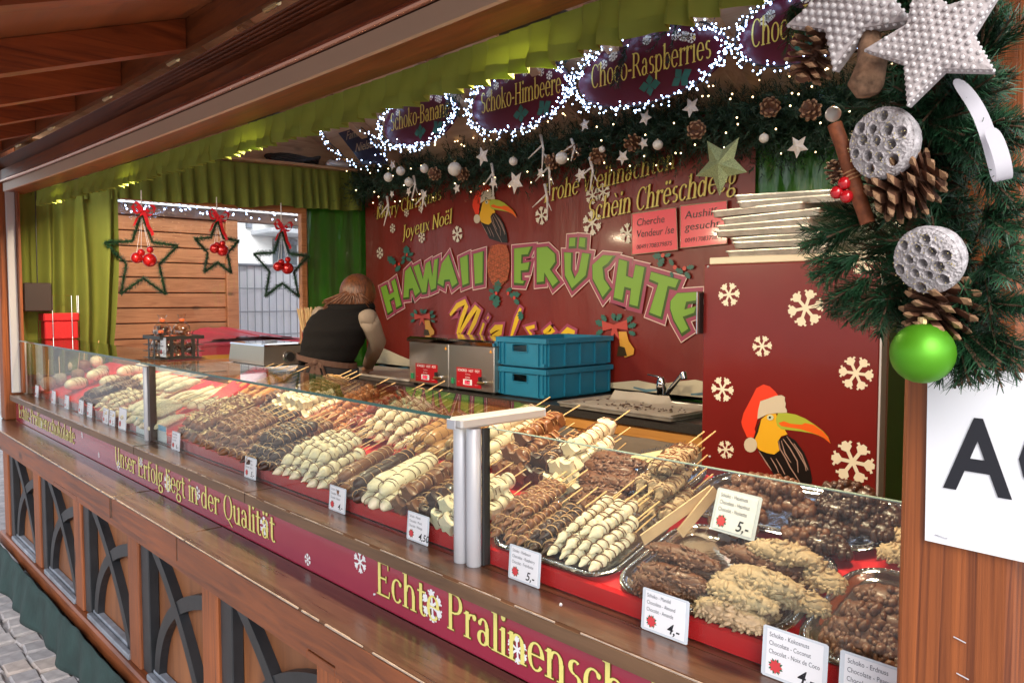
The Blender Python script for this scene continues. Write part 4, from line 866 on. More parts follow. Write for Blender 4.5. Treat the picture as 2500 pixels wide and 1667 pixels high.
# pineapple
pin = [bpt(*Z2(*p)) for p in [(1050, 525), (1100, 512), (1150, 520), (1168, 580), (1170, 660), (1155, 740), (1110, 785), (1060, 770), (1030, 700), (1025, 620)]]
pb = sheet('pineapple', [[pin]], bfn(.003), P('pineapple_orange', (.40, .085, .030), .5, var=.4, vs=70, bump=.5, bs=70), bann)
for k in range(6):
    for s_ in (1, -1):
        a = bpt(*Z2(1030 if s_ > 0 else 1168, 560+k*35)); b = bpt(*Z2(1165 if s_ > 0 else 1032, 560+k*35+70)); sheet('pineapple_line', [[stroke2([a, b], .002)]], bfn(.0035+.0004*k+(.0002 if s_ > 0 else 0)), mOUT, pb)
# bells
mBOW = P('bow_red', (.52, .06, .045), .35); mBELL = P('bell_gold', (.68, .34, .05), .3); mBELD = P('bell_dark', (.05, .03, .01), .4)
for ox, oy, s_ in ((615, 960, .62), (1845, 1010, 1.0)):
    q = lambda pts: [bpt(*Z2(ox+x*s_, oy+y*s_)) for x, y in pts]
    b0 = sheet('bell', [[q([(20, 60), (70, 60), (85, 120), (120, 170), (115, 205), (60, 225), (30, 170)])]], bfn(.004), mBELL, bann); sheet('bell_mouth', [[q([(20, 150), (60, 160), (75, 215), (10, 215)])]], bfn(.0048), mBELD, b0)
    sheet('bow', [[q([(-85, -10), (-10, 15), (75, -15), (80, 50), (10, 40), (30, 120), (-5, 70), (-35, 120), (-20, 40), (-80, 55)])]], bfn(.0056), mBOW, b0)
    for x0, y0, x1, y1 in ((-70, 20, -130, -10), (-60, -5, -90, -50), (0, -10, -20, -60), (0, -10, 40, -55), (70, 0, 110, -40), (80, 30, 135, 10), (85, 60, 130, 80), (-80, 50, -125, 80)): holly([(ox+x0*s_, oy+y0*s_, ox+x1*s_, oy+y1*s_)], [], None, b0)
# snow drift printed along the banner foot
SD = [bpt(u, v) for u, v in ((895, 870), (940, 850), (980, 868), (1010, 880), (1100, 930), (1300, 950), (1515, 932), (1560, 928), (1610, 938), (1660, 930), (1700, 926), (1760, 940), (1840, 950))]
sd_ = sheet('snow_drift', [[SD+[(br, 1.125), (bl, 1.125)]]], bfn(.002), P('print_cream', (.70, .62, .46), .4), bann)
for pa in ([(1550, 945), (1580, 953), (1620, 950)], [(1690, 962), (1740, 960), (1790, 965)], [(930, 890), (960, 900), (1000, 897)]): sheet('shadow_line', [[stroke2([bpt(*p) for p in pa], .008)]], bfn(.003), P('print_blue', (.14, .26, .33), .4), sd_)
# ------------------------------------------------------------------ toucan prints
mTB = P('toucan_black', (.010, .008, .008), .3); mTY = P('toucan_yellow', (.78, .42, .02), .35); mTO = P('toucan_orange', (.80, .13, .015), .3); mTG = P('toucan_green', (.40, .46, .05), .3); mTR = P('hat_red', (.80, .050, .018), .35); mTW = P('hat_white', (.60, .52, .40), .5); mTL = P('feather_line', (.38, .24, .20), .4); mTE = P('toucan_eye', (.55, .62, .45), .3)
TOU = {'body': (mTB, 0, [(690, 990), (720, 1060), (800, 1170), (860, 1260), (890, 1310), (1160, 1385), (1300, 1385), (1305, 1330), (1280, 1200), (1220, 1040), (1120, 900), (1020, 835), (900, 900)]),
 'breast': (mTY, 1, [(735, 660), (800, 605), (900, 595), (930, 690), (990, 760), (1030, 830), (960, 850), (920, 910), (940, 1010), (880, 1055), (800, 1040), (720, 1010), (690, 980), (665, 880), (700, 800)]),
 'nape': (mTB, .5, [(735, 650), (830, 590), (910, 590), (900, 600), (800, 612), (725, 690), (705, 800), (670, 880), (655, 870), (690, 740)]),
 'beak': (mTG, 2, [(925, 590), (1020, 588), (1120, 605), (1230, 650), (1330, 715), (1430, 790), (1490, 860), (1515, 932), (1440, 870), (1380, 840), (1310, 818), (1180, 795), (1060, 782), (960, 770), (915, 730), (900, 660)]),
 'beak_low': (mTO, 2.6, [(930, 700), (990, 680), (1070, 710), (1190, 720), (1230, 700), (1330, 722), (1430, 795), (1490, 865), (1515, 932), (1440, 868), (1380, 838), (1300, 810), (1180, 770), (1060, 752), (960, 735)]),
 'hat': (mTR, 1.4, [(760, 268), (830, 290), (890, 345), (925, 390), (725, 455), (695, 655), (660, 770), (670, 800), (650, 865), (575, 860), (520, 740), (510, 690), (535, 590), (625, 420), (680, 310)]),
 'cuff': (mTW, 2.2, [(725, 458), (900, 395), (965, 388), (1003, 410), (1000, 450), (1012, 480), (1005, 525), (1025, 555), (1025, 586), (900, 590), (800, 605), (692, 658), (700, 560)]),
 'pompom': (mTW, 2.2, [(615+74*math.cos(a*.4), 947+84*math.sin(a*.4)) for a in range(16)]), 'eye': (mTE, 3, [(838+38*math.cos(a*.6), 640+32*math.sin(a*.6)) for a in range(11)]), 'pupil': (mTB, 3.4, [(834+14*math.cos(a*.8), 638+14*math.sin(a*.8)) for a in range(8)])}
FEA = [[(930, 900), (945, 990), (1010, 1100), (1060, 1200), (1180, 1385)], [(710, 1020), (800, 1160), (850, 1235)], [(1020, 850), (1130, 1000), (1230, 1180), (1240, 1240)], [(980, 880), (1060, 990), (1140, 1130), (1150, 1260)], [(960, 900), (1000, 1040), (1070, 1150)], [(1100, 930), (1190, 1060), (1260, 1230)], [(900, 1100), (960, 1200), (1000, 1280)], [(840, 1090), (900, 1190), (930, 1260)]]
def toucan(tf, y, parent):
    fn = lambda e: (lambda x, z: Vector((x, y-.0012-e*.0008, z)))
    b0 = None
    for k, (m, e, pts) in TOU.items():
        o = sheet('toucan' if k == 'body' else k.replace('beak_low', 'beak_stripe'), [[[tf(*p) for p in pts]]], fn(e), m, parent if b0 is None else b0)
        if b0 is None: b0 = o
    for f_ in FEA: sheet('feather', [[stroke2([tf(*p) for p in f_], .0022)]], fn(.9), mTL, b0)
def btou(X, Y):        # the same bird, smaller, on the banner
    return bpt(*Z2(932+(X-510)*.2838, 1130/1.0+(Y-268)*.0+0)) if False else bpt(800+(932+(X-510)*.281)/2.6133, 400+(118+(Y-268)*.345)/2.6133)
toucan(btou, BY-.010, bann)
# pink notices
mPINK = P('paper_pink', (.86, .055, .095), .3, coat=.5)
for q4, lines, lab in (([(1543, 522), (1651, 507), (1655, 610), (1543, 622)], ('Cherche', 'Vendeur /se', '00491708379875'), 'pink laminated notice with French handwriting on the banner'), ([(1661, 503), (1775, 490), (1775, 595), (1661, 606)], ('Aushilfe', 'gesucht', '00491708379875'), 'pink laminated notice with German handwriting beside the trays')):
    pp = [ony(u, v, BY-.02) for u, v in q4]; t = thing('pink_notice', lab, 'notice', pp[3])
    MB().prism(pp, (0, .001, 0)).build('paper', mPINK, t); X = (pp[2]-pp[3]); w = X.length; X.normalize(); Y = (pp[0]-pp[3]); h = Y.length; Y.normalize()
    for i, s_ in enumerate(lines): text('lettering', s_, pp[3]+X*w*.10+Y*h*(.68, .40, .12)[i]+Vector((0, -.0015, 0)), X, Y, mINK, t, size=h*(.25, .25, .15)[i], shear=.12, fitw=w*(.62, .82, .78)[i] if lines[0] == 'Cherche' else w*(.78, .75, .8)[i])
    MB().tube([p+Vector((0, -.001, 0)) for p in pp+pp[:1]], .003, 4).build('laminate_edge', P('laminate', (.55, .42, .30), .15, coat=.5), t)
# ------------------------------------------------------------------ back counter
ctr = thing('back_counter', 'long wooden back counter with dark stone worktop', 'counter', (-3.5, 3.1, .13))
MB().box((-5.32, 2.765, 1.055), (-1.665, 3.385, 1.10), .004).build('worktop', mGRAN, ctr)
cab = MB().box((-5.32, 2.80, .13), (-1.665, 3.37, 1.054)).build('cabinet', mCAB, ctr)
MB().box((-5.32, 2.786, 1.0), (-1.665, 2.799, 1.052), .003).build('rail', mCAB, ctr)
for x0, x1 in ((-5.3, -4.62), (-4.6, -3.9), (-3.88, -3.16), (-3.14, -2.44), (-2.42, -1.70)):
    d = MB().box((x0, 2.784, .2), (x1, 2.7985, .985), .004).build('door', mCAB, ctr); MB().box((x0+.07, 2.7815, .3), (x1-.07, 2.7838, .9), .001).build('door_panel', mCAB, d); MB().tube([(x1-.035, 2.78, .84), (x1-.035, 2.765, .85), (x1-.035, 2.765, .89), (x1-.035, 2.78, .90)], .005, 6).build('handle', mBRASS, d)
for x0, x1, dz, lab in ((-2.93, -2.50, 0, 'plain grey towel hung over the cabinet door'), (-2.36, -1.80, .02, 'brown grey towel with stripes hung over the cabinet door')):
    mT = P('towel_%d' % int(-x0*100), (.13, .115, .10) if dz == 0 else (.19, .15, .115), .95, bump=.5, bs=220, bd=.002)
    t = MB().grid(lambda s, q_: (x0+(x1-x0)*s+.01*math.sin(q_*5), 2.778-.006*math.sin(s*22+q_*2)-.012*min(1, q_*6)-.01*q_, .995-.42*q_+.01*math.sin(s*3)), 34, 14).build('towel', mT, None, smooth=True, fix=False); tag(t, lab, 'towel'); md = t.modifiers.new('s', 'SOLIDIFY'); md.thickness = .006; md.offset = 1
    if dz:
        for z in (.90, .93): MB().box((x0+.005, 2.755, z), (x1-.005, 2.757, z+.006)).build('stripe', P('towel_stripe', (.12, .09, .07), .95), t)
# chocolate warmers
mPAN = P('panel_red', (.40, .008, .016), .35); mLED = P('led_red', (.3, 0, 0), .4, emis=(1, .03, .05), es=4)
for i, x0 in enumerate((-3.905, -3.512)):
    x1 = x0+.388; y0, y1, z0, z1 = 2.80, 3.20, 1.112, 1.365
    t = thing('chocolate_warmer', ('brushed steel chocolate warmer standing beside the seller', 'brushed steel chocolate warmer touching the blue crates')[i], 'warmer', ((x0+x1)/2, 3.0, 1.10), 'steel chocolate warmers')
    MB().box((x0, y0, z0), (x1, y1, z1), .005).build('body', mSTEEL, t)
    for fx in (x0+.03, x1-.03):
        for fy in (y0+.03, y1-.03): MB().lathe([(.014, 1.1005), (.014, 1.112)], 8, Matrix.Translation((fx, fy, 0)), cap=True).build('foot', mBLKP, t)
    MB().loft([[(x0-.004, y0-.012, 1.366), (x1+.002, y0-.012, 1.366), (x1+.002, y1, 1.366), (x0-.004, y1, 1.366)], [(x0-.004, y0-.014, 1.384), (x1+.002, y0-.014, 1.384), (x1+.002, y1, 1.384), (x0-.004, y1, 1.384)], [(x0+.01, y0+.004, 1.396), (x1-.01, y0+.004, 1.396), (x1-.01, y1-.01, 1.396), (x0+.01, y1-.01, 1.396)]]).build('lid', mCHROME, t)
    xa, xb, za, zb = x0+.07, x0+.285, 1.128, 1.236
    pn = MB().box((xa, y0-.0022, za), (xb, y0-.0005, zb)).build('control_panel', mPAN, t)
    X, Z = (1, 0, 0), (0, 0, 1)
    for s_, dx, dz, sz, fw_ in (('SCHOKO · HOT · POT', .012, .087, .02, .19), ('Kuvertüre', .08, .070, .010, None), ('SCHOLL', .078, .052, .011, None), ('heizen', .012, .027, .006, None), ('Temperatur', .16, .016, .006, None)):
        text('lettering', s_, (xa+dx, y0-.0028, za+dz), X, Z, mWHT, pn, size=sz, fitw=fw_, bold=.01 if fw_ else 0)
    MB().box((xa+.062, y0-.006, za+.012), (xa+.138, y0-.0023, za+.044), .002).build('display', mCARD, pn); MB().box((xa+.078, y0-.0072, za+.017), (xa+.122, y0-.0061, za+.040)).build('screen', mBLKP, pn)
    text('digits', ('50.7', '52.4')[i], (xa+.080, y0-.0078, za+.020), X, Z, mLED, pn, size=.022, fitw=.038)
    MB().box((x0+.028, y0-.010, 1.14), (x0+.048, y0-.0005, 1.172), .002).build('switch', P('switch_green', (.02, .16, .06), .3, emis=(.03, .3, .1), es=.15), t)
    kx = x0+.315; MB().tube([(kx-.02, y0, 1.163), (kx-.02, y0-.02, 1.163)], .013, 10).build('tap', mCHROME, t); MB().tube([(kx-.03, y0-.024, 1.163), (kx+.04, y0-.034, 1.167)], [.010, .007], 8).build('tap_lever', mBRASS, t); MB().tube([(kx-.02, y0-.02, 1.175), (kx-.02, y0-.02, 1.196)], .011, 8).build('tap_knob', mBLKP, t)
    MB().prism([(x1-.035, y0-.001, 1.33), (x1-.015, y0-.001, 1.33), (x1-.025, y0-.001, 1.348)], (0, -.0006, 0)).build('warning_mark', P('warning_orange', (.85, .35, .02), .4), t)
# blue crates
mBLUE = P('crate_blue', (.010, .165, .29), .42, bump=.05, bs=40, var=.08, vs=10)
def crate(z0, lab):
    x0, x1, y0, y1, h = -3.145, -2.762, 2.83, 3.37, .158
    t = thing('plastic_crate', lab, 'crate', ((x0+x1)/2, 3.1, z0), 'stacked blue crates')
    mb = MB(); i = .012; w = .006; Z0, Z1 = z0, z0+h
    mb.box((x0+i+.02, y0+i+.02, Z0), (x1-i-.02, y1-i-.02, Z0+.008)); mb.box((x0+i, y0+i, Z0+.0085), (x1-i, y1-i, Z0+.014))
    hx0, hx1, hz0, hz1 = (x0+x1)/2-.065, (x0+x1)/2+.045, Z0+.085, Z0+.122
    mb.box((x0+i, y0+i, Z0+.0145), (hx0, y0+i+w, Z1-.028)); mb.box((hx1, y0+i, Z0+.0145), (x1-i, y0+i+w, Z1-.028)); mb.box((hx0, y0+i, Z0+.0145), (hx1, y0+i+w, hz0)); mb.box((hx0, y0+i, hz1), (hx1, y0+i+w, Z1-.028))
    mb.box((x0+i, y1-i-w, Z0+.0145), (x1-i, y1-i, Z1-.028)); mb.box((x0+i, y0+i+w, Z0+.0145), (x0+i+w, y1-i-w, Z1-.028)); mb.box((x1-i-w, y0+i+w, Z0+.0145), (x1-i, y1-i-w, Z1-.028)); mb.build('shell', mBLUE, t)
    rm = MB(); rm.box((x0, y0, Z1-.0275), (x1, y0+.016, Z1), .002); rm.box((x0, y1-.016, Z1-.0275), (x1, y1, Z1), .002); rm.box((x0, y0+.016, Z1-.0275), (x0+.016, y1-.016, Z1), .002); rm.box((x1-.016, y0+.016, Z1-.0275), (x1, y1-.016, Z1), .002); rm.build('rim', mBLUE, t)
    for x in (x0+.028, x0+.06, x1-.06, x1-.028): MB().box((x-.0025, y0+.002, Z0+.0145), (x+.0025, y0+i, Z1-.028)).build('rib', mBLUE, t)
    for k in range(5): y = y0+.03+k*(y1-y0-.06)/4; MB().box((x1-i, y-.0025, Z0+.0145), (x1-.002, y+.0025, Z1-.028)).build('rib', mBLUE, t)
    for xa, xb in ((x0+i, x0+i+.02), (x1-i-.02, x1-i)): MB().box((xa, y0+.001, Z0+.0146), (xb, y0+i-.001, Z0+.03)).build('foot', mBLUE, t)
    fr = MB(); a = .005
    fr.box((hx0-a, y0+i-.005, hz0-a), (hx1+a, y0+i-.0005, hz0)); fr.box((hx0-a, y0+i-.005, hz0), (hx0, y0+i-.0005, hz1)); fr.box((hx1, y0+i-.005, hz0), (hx1+a, y0+i-.0005, hz1)); fr.build('handle_frame', mBLUE, t)
crate(1.1015, 'lower blue plastic crate standing on the dark worktop'); crate(1.2605, 'upper blue plastic crate stacked beside the chocolate warmer')
# baking sheet with parchment, sink, tap
mTRAY = P('baking_tray', (.62, .60, .54), .36, .7, var=.2, vs=20, bump=.15, bs=60)
def sheet_tray(w, d, h, name, label, group=None, parch=False):
    t = thing(name, label, 'baking tray', group=group); mb = MB(); r0 = rrect(w, d, .02, 4); r1 = rrect(w-.010, d-.010, .018, 4); r2 = rrect(w+.012, d+.012, .022, 4)
    rg = [[(x, y, h) for x, y in r2], [(x, y, h-.003) for x, y in r2], [(x, y, h-.001) for x, y in r0], [(x, y, .001) for x, y in r1]]
    mb.loft([[(x, y, h+.0005) for x, y in r2], [(x, y, h) for x, y in r0], [(x, y, .002) for x, y in r1]], cap=False); mb.add([(x, y, .002) for x, y in r1], [tuple(range(len(r1)))])
    mb.loft([[(x, y, h+.0005) for x, y in r2], [(x, y, h-.005) for x, y in r2], [(x*1.0, y*1.0, h-.005) for x, y in r0], [(x, y, 0) for x, y in r1]], cap=False); mb.add([(x, y, 0) for x, y in r1], [tuple(range(len(r1)))])
    mb.build('pan', mTRAY, t, smooth=40); return t
t = sheet_tray(.68, .42, .022, 'baking_sheet', 'flat baking sheet lined with crumpled parchment on the worktop'); t.location = (-2.26, 2.95, 1.1015); t.rotation_euler = (0, 0, -.02)
mPAR = P('parchment', (.52, .46, .39), .6, var=.1, vs=6)
po = MB().grid(lambda s, q_: (-.33+.66*s, -.19+.40*q_, .006+.006*noise.noise(Vector((s*6, q_*5, 1)))+.04*max(0, (q_-.9)/.1)*(1 if s < .55 else .3)+.02*max(0, (s-.95)/.05)), 40, 24).build('parchment', mPAR, None, smooth=True, fix=False); po.parent = t
cr = MB(); random.seed(5)
for k in range(90): x, y = random.gauss(.02, .14), random.gauss(-.01, .05); (abs(x) < .3 and abs(y) < .15) and cr.ball((x, y, .014), random.uniform(.003, .008), 5, 3, (1.3, .9, .4), Euler((0, 0, jit(3))).to_matrix())
tag(cr.build('chocolate_crumbs', CH['dark'], None), None, None, kind='stuff'); bpy.data.objects['chocolate_crumbs'].parent = t
tp = thing('kitchen_tap', 'chrome mixer tap on the worktop in front of the banner', 'tap', (-2.35, 3.25, 1.1))
MB().lathe([(.034, 1.1005), (.034, 1.106), (.024, 1.11), (.023, 1.16), (.027, 1.165), (.027, 1.20), (.018, 1.225)], 16, Matrix.Translation((-2.35, 3.25, 0)), cap=True).build('body', mCHROME, tp, smooth=40)
MB().tube([(-2.335, 3.24, 1.12), (-2.29, 3.22, 1.155), (-2.19, 3.18, 1.245), (-2.165, 3.17, 1.262)], [.013, .012, .011, .011], 10).build('spout', mCHROME, tp, smooth=True); MB().tube([(-2.165, 3.17, 1.268), (-2.155, 3.165, 1.238)], .016, 12).build('nozzle', mCHROME, tp, smooth=40)
MB().tube([(-2.345, 3.25, 1.215), (-2.37, 3.25, 1.228), (-2.43, 3.24, 1.236)], [.018, .012, .007], 10, flat=.6).build('lever', mCHROME, tp, smooth=True)
MB().box((-5.0, 2.86, 1.1012), (-4.0, 3.30, 1.118), .004).build('marble_board', P('marble', (.62, .55, .48), .4), None, org=(-4.5, 3.1, 1.1)); tag(bpy.data.objects['marble_board'], 'pale working board on the counter behind the seller', 'board')
# ------------------------------------------------------------------ fridge
FY = 2.55; fx0, fx1 = ony(1718, 640, FY).x, ony(2150, 1100, FY).x
fr_ = thing('refrigerator', 'tall dark red refrigerator with snowflakes and a toucan in a hat', 'refrigerator', ((fx0+fx1)/2, 2.87, .13))
mFRI = P('fridge_red', (.165, .012, .011), .25, coat=.3, var=.10, vs=3, bump=.12, bs=5, bd=.01)
MB().box((fx0+.012, FY+.045, .14), (fx1-.002, 3.2, 1.752), .006).build('cabinet', mSTEELD, fr_); MB().box((fx0+.005, FY+.03, 1.752), (fx1, 3.2, 1.778), .003).build('top', P('cream_plastic', (.74, .66, .50), .4), fr_)
dr = MB().box((fx0, FY, .16), (fx1-.012, FY+.04, 1.750), .004).build('door', mFRI, fr_); MB().box((fx1-.011, FY-.001, .16), (fx1-.004, FY+.042, 1.75), .001).build('door_edge', mALU, fr_)
hz0, hz1 = ony(1712, 815, FY).z, ony(1712, 712, FY).z
MB().box((fx0-.012, FY-.03, hz0), (fx0-.003, FY+.01, hz1), .002).build('handle', mCHROME, dr); MB().box((fx0-.002, FY-.026, hz0+.004), (fx0+.001, FY-.001, hz1-.004)).build('handle_back', mBLKP, dr)
flc = bpy.data.materials['flake_cream']
for u, v, r in ((1780, 719, .044), (1967, 752, .064), (1861, 845, .038), (2090, 911, .056), (1764, 950, .047), (1772, 1097, .034), (2082, 1127, .071), (2105, 640, .04)):
    c = ony(u, v, FY); ro = random.uniform(-.1, .25); f2 = flake2d(1, ro+math.pi/6*0+.5); sheet('snowflake', [[f2]], lambda a, b, c=c, r=r: Vector((c.x+a*r, FY-.0012, c.z+b*r)), flc, dr)
toucan(lambda X, Y: (lambda p: (p.x, p.z))(ony(1700+X/4.612, 880+Y/4.612, FY)), FY, dr)
for u, v in ((1729, 651), (1733, 1114)): MB().ball(ony(u, v, FY-.001), .005, 8, 4).build('screw', mALU, dr)
# stacked baking trays on the fridge
z = 1.779; ords = ('lowest', 'second', 'third', 'fourth', 'fifth', 'sixth', 'seventh', 'eighth', 'topmost')
for i in range(9):
    t = sheet_tray(.40, .56, .0235, 'baking_tray', '%s baking tray of the crooked stack on the red refrigerator' % ords[i], 'baking trays stacked on the refrigerator')
    c = ony(1875, 560, 2.60).x; t.location = (c+.03+(.02, .035, .025, -.02, -.01, .0, -.03, .05, .02)[i], 2.86+jit(.015), z); t.rotation_euler = ((.008, -.006, .01, .004, .012, .0, -.008, .01, .02)[i], (.004, .012, -.006, .016, .004, -.012, .01, .014, .03)[i], (-.05, .04, .02, -.09, -.12, -.06, -.14, .07, .12)[i]); z += .0256 if i in (2, 5) else .0244
# end counter with warmer and stick holder under the window
ec = thing('end_counter', 'narrow side counter under the end window', 'counter', (-5.0, 2.4, .13))
MB().box((-5.325, 1.75, 1.155), (-4.66, 2.76, 1.188), .003).build('worktop', mCARD, ec); MB().box((-5.31, 1.77, .131), (-4.70, 2.75, 1.154)).build('cabinet', mCAB, ec)
bm_ = thing('food_warmer', 'low steel bain-marie with lid and control knob on the side counter', 'warmer', (-4.97, 2.4, 1.188))
MB().loft([[(-5.235, 2.24, 1.197), (-4.705, 2.24, 1.197), (-4.705, 2.60, 1.197), (-5.235, 2.60, 1.197)], [(-5.235, 2.24, 1.215), (-4.705, 2.24, 1.215), (-4.705, 2.60, 1.215), (-5.235, 2.60, 1.215)], [(-5.225, 2.25, 1.318), (-4.715, 2.25, 1.318), (-4.715, 2.59, 1.318), (-5.225, 2.59, 1.318)]]).build('body', mSTEELD, bm_)
for fx in (-5.2, -4.74):
    for fy in (2.27, 2.57): MB().lathe([(.015, 1.1885), (.015, 1.1965)], 8, Matrix.Translation((fx, fy, 0)), cap=True).build('foot', mBLKP, bm_)
MB().loft([[(-5.23, 2.245, 1.3185), (-4.71, 2.245, 1.3185), (-4.71, 2.595, 1.3185), (-5.23, 2.595, 1.3185)], [(-5.225, 2.25, 1.328), (-4.715, 2.25, 1.328), (-4.715, 2.59, 1.328), (-5.225, 2.59, 1.328)], [(-5.17, 2.30, 1.334), (-4.77, 2.30, 1.334), (-4.77, 2.54, 1.334), (-5.17, 2.54, 1.334)]]).build('lid', mCHROME, bm_)
MB().lathe([(.045, 1.3345), (.04, 1.329)], 16, Matrix.Translation((-4.97, 2.42, .008)), cap=True).build('lid_recess', mSTEELD, bm_); MB().tube([(-4.712, 2.42, 1.245), (-4.69, 2.42, 1.245)], [.036, .03], 16).build('knob', mBLKP, bm_)
MB().tube([(-4.712, 2.42, 1.245), (-4.704, 2.42, 1.245)], .045, 16).build('knob_ring', mCHROME, bm_)
hc = thing('stick_holder', 'steel cup filled with bamboo sticks beside the bain-marie', 'holder', (-4.93, 2.70, 1.188))
MB().lathe([(.055, 1.189), (.062, 1.40), (.066, 1.404), (.060, 1.402), (.055, 1.35)], 18, Matrix.Translation((-4.93, 2.70, 0))).build('cup', mCHROME, hc, smooth=True)
for k in range(46):
    a = random.uniform(0, 6.28); q = math.sqrt(random.random()); MB().tube([(-4.93+.02*q*math.cos(a), 2.70+.02*q*math.sin(a), 1.2), (-4.93+(.04+.055)*q*math.cos(a), 2.70+.095*q*math.sin(a), 1.555+jit(.015))], .0034, 5).build('stick', mSTK, hc)
# ================================================================== lamps behind the front valance
random.seed(21)
mHOUS = P('lamp_housing', (.05, .05, .05), .5)
for i, x in enumerate((-4.55, -3.45, -2.32, -1.13, -.45)):
    z = 2.125+hx(x); t = thing('flood_lamp', ('far', 'second', 'middle', 'fourth', 'near')[i]+' warm flood lamp fixed behind the green valance', 'lamp', (x, 1.13, z), 'lamps behind the valance')
    MB().box((x-.09, 1.105, z+.004), (x+.09, 1.165, z+.05), .004).build('housing', mHOUS, t)
    MB().box((x-.08, 1.11, z-.001), (x+.08, 1.16, z+.003)).build('lens', P('lamp_lens', (1, .9, .7), .4, emis=(1, .80, .52), es=10), t)
    ld = bpy.data.lights.new('flood_light', 'AREA'); ld.shape = 'RECTANGLE'; ld.size = .16; ld.size_y = .06; ld.energy = (12, 12, 12, 9.5, 4.5)[i]; ld.color = (1, .80, .53); ld.spread = R(165)
    lo = bpy.data.objects.new('flood_light', ld); COL.objects.link(lo); lo.parent = t; lo.location = (0, .008, -.006); lo.rotation_euler = (R(24), 0, 0)
# ================================================================== curtains
mVAL = P('valance_cloth', (.27, .31, .045), .85, bump=.2, bs=350, bd=.0008)
for m_ in (mVAL,):
    n = m_.node_tree.nodes; l = m_.node_tree.links; pb_ = n['Principled BSDF']; tr = n.new('ShaderNodeBsdfTranslucent'); tr.inputs[0].default_value = (.34, .46, .03, 1); mx = n.new('ShaderNodeMixShader'); mx.inputs[0].default_value = .2
    l.new(pb_.outputs[0], mx.inputs[1]); l.new(tr.outputs[0], mx.inputs[2]); l.new(mx.outputs[0], n['Material Output'].inputs[0])
def fold(x, sd=0):
    ph = x*58+5*noise.noise(Vector((x*3, sd, 0))); a = .5+.5*noise.noise(Vector((x*9, sd, 4)))
    s = math.sin(ph); return (abs(s)**.6*math.copysign(1, s))*(.5+.6*a)
def pleat(x):
    ph = x/.056+1.1*noise.noise(Vector((x*2.3, 1, 0)))+.6*noise.noise(Vector((x*11, 5, 0))); k = math.floor(ph); fr = ph-k
    return k, (fr/.82 if fr < .82 else (1-fr)/.18)
def valf(s, t):
    x = -4.98+4.75*s; k, f = pleat(x); rk = noise.noise(Vector((k*3.7, 2, 9))); z = 2.142+hx(x)-(.082+.010*rk+.004*f)*t
    return (x+(.012*rk)*t, 1.062+(.004+.024*t*(1+.5*rk))*(f-.5)+.006*t*math.sin(x*40+t*4), z)
v = MB().grid(valf, 1700, 5).build('front_valance', mVAL, None, smooth=20, fix=False); tag(v, 'short pleated lime green valance along the front header', 'valance')
hem = MB().grid(lambda s, t: (lambda q: (q[0], q[1]-.0012, q[2]))(valf(s, .66+.34*t)), 1700, 2).build('hem', mVAL, v, smooth=20, fix=False)
def valf2(s, t):
    y = 1.08+2.24*s; f = fold(y*1.15, 9)*.8; top = 2.545+.052*(y-1.9)/1.3; return (-5.235+.006+(.003+.036*t)*f+.014*t, y+.004*math.sin(y*40), top-(.295+.02*noise.noise(Vector((y*4, 1, 7))))*t)
v2 = MB().grid(valf2, 500, 8).build('side_valance', mGREENCLOTH, None, smooth=True, fix=False); tag(v2, 'gathered green valance hanging above the end window', 'valance')
MB().box((-5.33, 1.02, 2.565), (-5.16, 3.38, 2.585), .002).build('wall_shelf', mPINE, None, org=(-5.25, 2.2, 2.57)); sf = bpy.data.objects['wall_shelf']; tag(sf, 'narrow wooden shelf above the side valance', 'shelf'); sf.rotation_euler = (.025, 0, 0)
for k, (y, w, c, nm, lb) in enumerate(((2.75, .30, mBLKP, 'cable_bundle', 'dark bundle of cable lying on the high shelf'), (3.12, .16, mCARD, 'crumpled_bag', 'crumpled white bag lying on the high shelf'))):
    mb = MB()
    if k == 0:
        for j in range(5): mb.tube([(-5.25+.05*math.cos(a)*(1+.1*j), y+w*.6*math.sin(a+j*.3), 2.605+.012*j+.01*math.sin(3*a)) for a in [i*.35 for i in range(19)]], .012, 6)
    else: mb.ball((-5.24, y, 2.635), 1, 14, 9, (.06, .11, .032)); mb.v = [q+noise.noise_vector(q*30)*.018 for q in mb.v]
    tag(mb.build(nm, c, None, smooth=True), lb, 'cable' if k == 0 else 'bag')
def curf(s, t):
    y = .985+.56*s*(1-.13*t**2*(s)); f = math.sin(s*31+3*noise.noise(Vector((s*5, t*.7, 0))))*(.3+.7*min(1, t*3)); pin = 1-.35*math.exp(-((t-.45)/.3)**2)*0
    return (-5.20+.040*f+.025*noise.noise(Vector((s*8, t*2, 5))), y, 2.30-1.12*t)
c_ = MB().grid(curf, 160, 26).build('curtain', mGREENCLOTH, None, smooth=True, fix=False); tag(c_, 'long lime green curtain drawn back beside the end window', 'curtain')
# ================================================================== fir garland along the back
def pm(name, c, **k): return P(name, c, **k)
mFIR = P('fir_needles', (.012, .042, .022), .6, var=.5, vs=25); mFIRL = P('fir_needles_near', (.016, .068, .026), .5, var=.6, vs=60)
def sprig(mb, a, d, L, n, nl, nw, spread=.9):
    d = d.normalized(); s_ = d.orthogonal().normalized(); t_ = d.cross(s_)
    for k in range(n):
        f = (k+random.random())/n; p = a+d*L*f; w = random.uniform(0, 6.28); out = s_*math.cos(w)+t_*math.sin(w); nd = (d*random.uniform(.45, .9)+out*spread).normalized(); side = nd.cross(out).normalized()*nw; e = p+nd*nl*random.uniform(.75, 1.15)*(1.05-.4*f)
        o = len(mb.v); mb.v += [p-side, p+side, e+side*.35, e-side*.35]; mb.f.append((o, o+1, o+2, o+3))
gd = thing('fir_garland', 'thick dark fir garland hanging across the top of the red banner', 'garland', (-3.5, 3.25, 2.45))
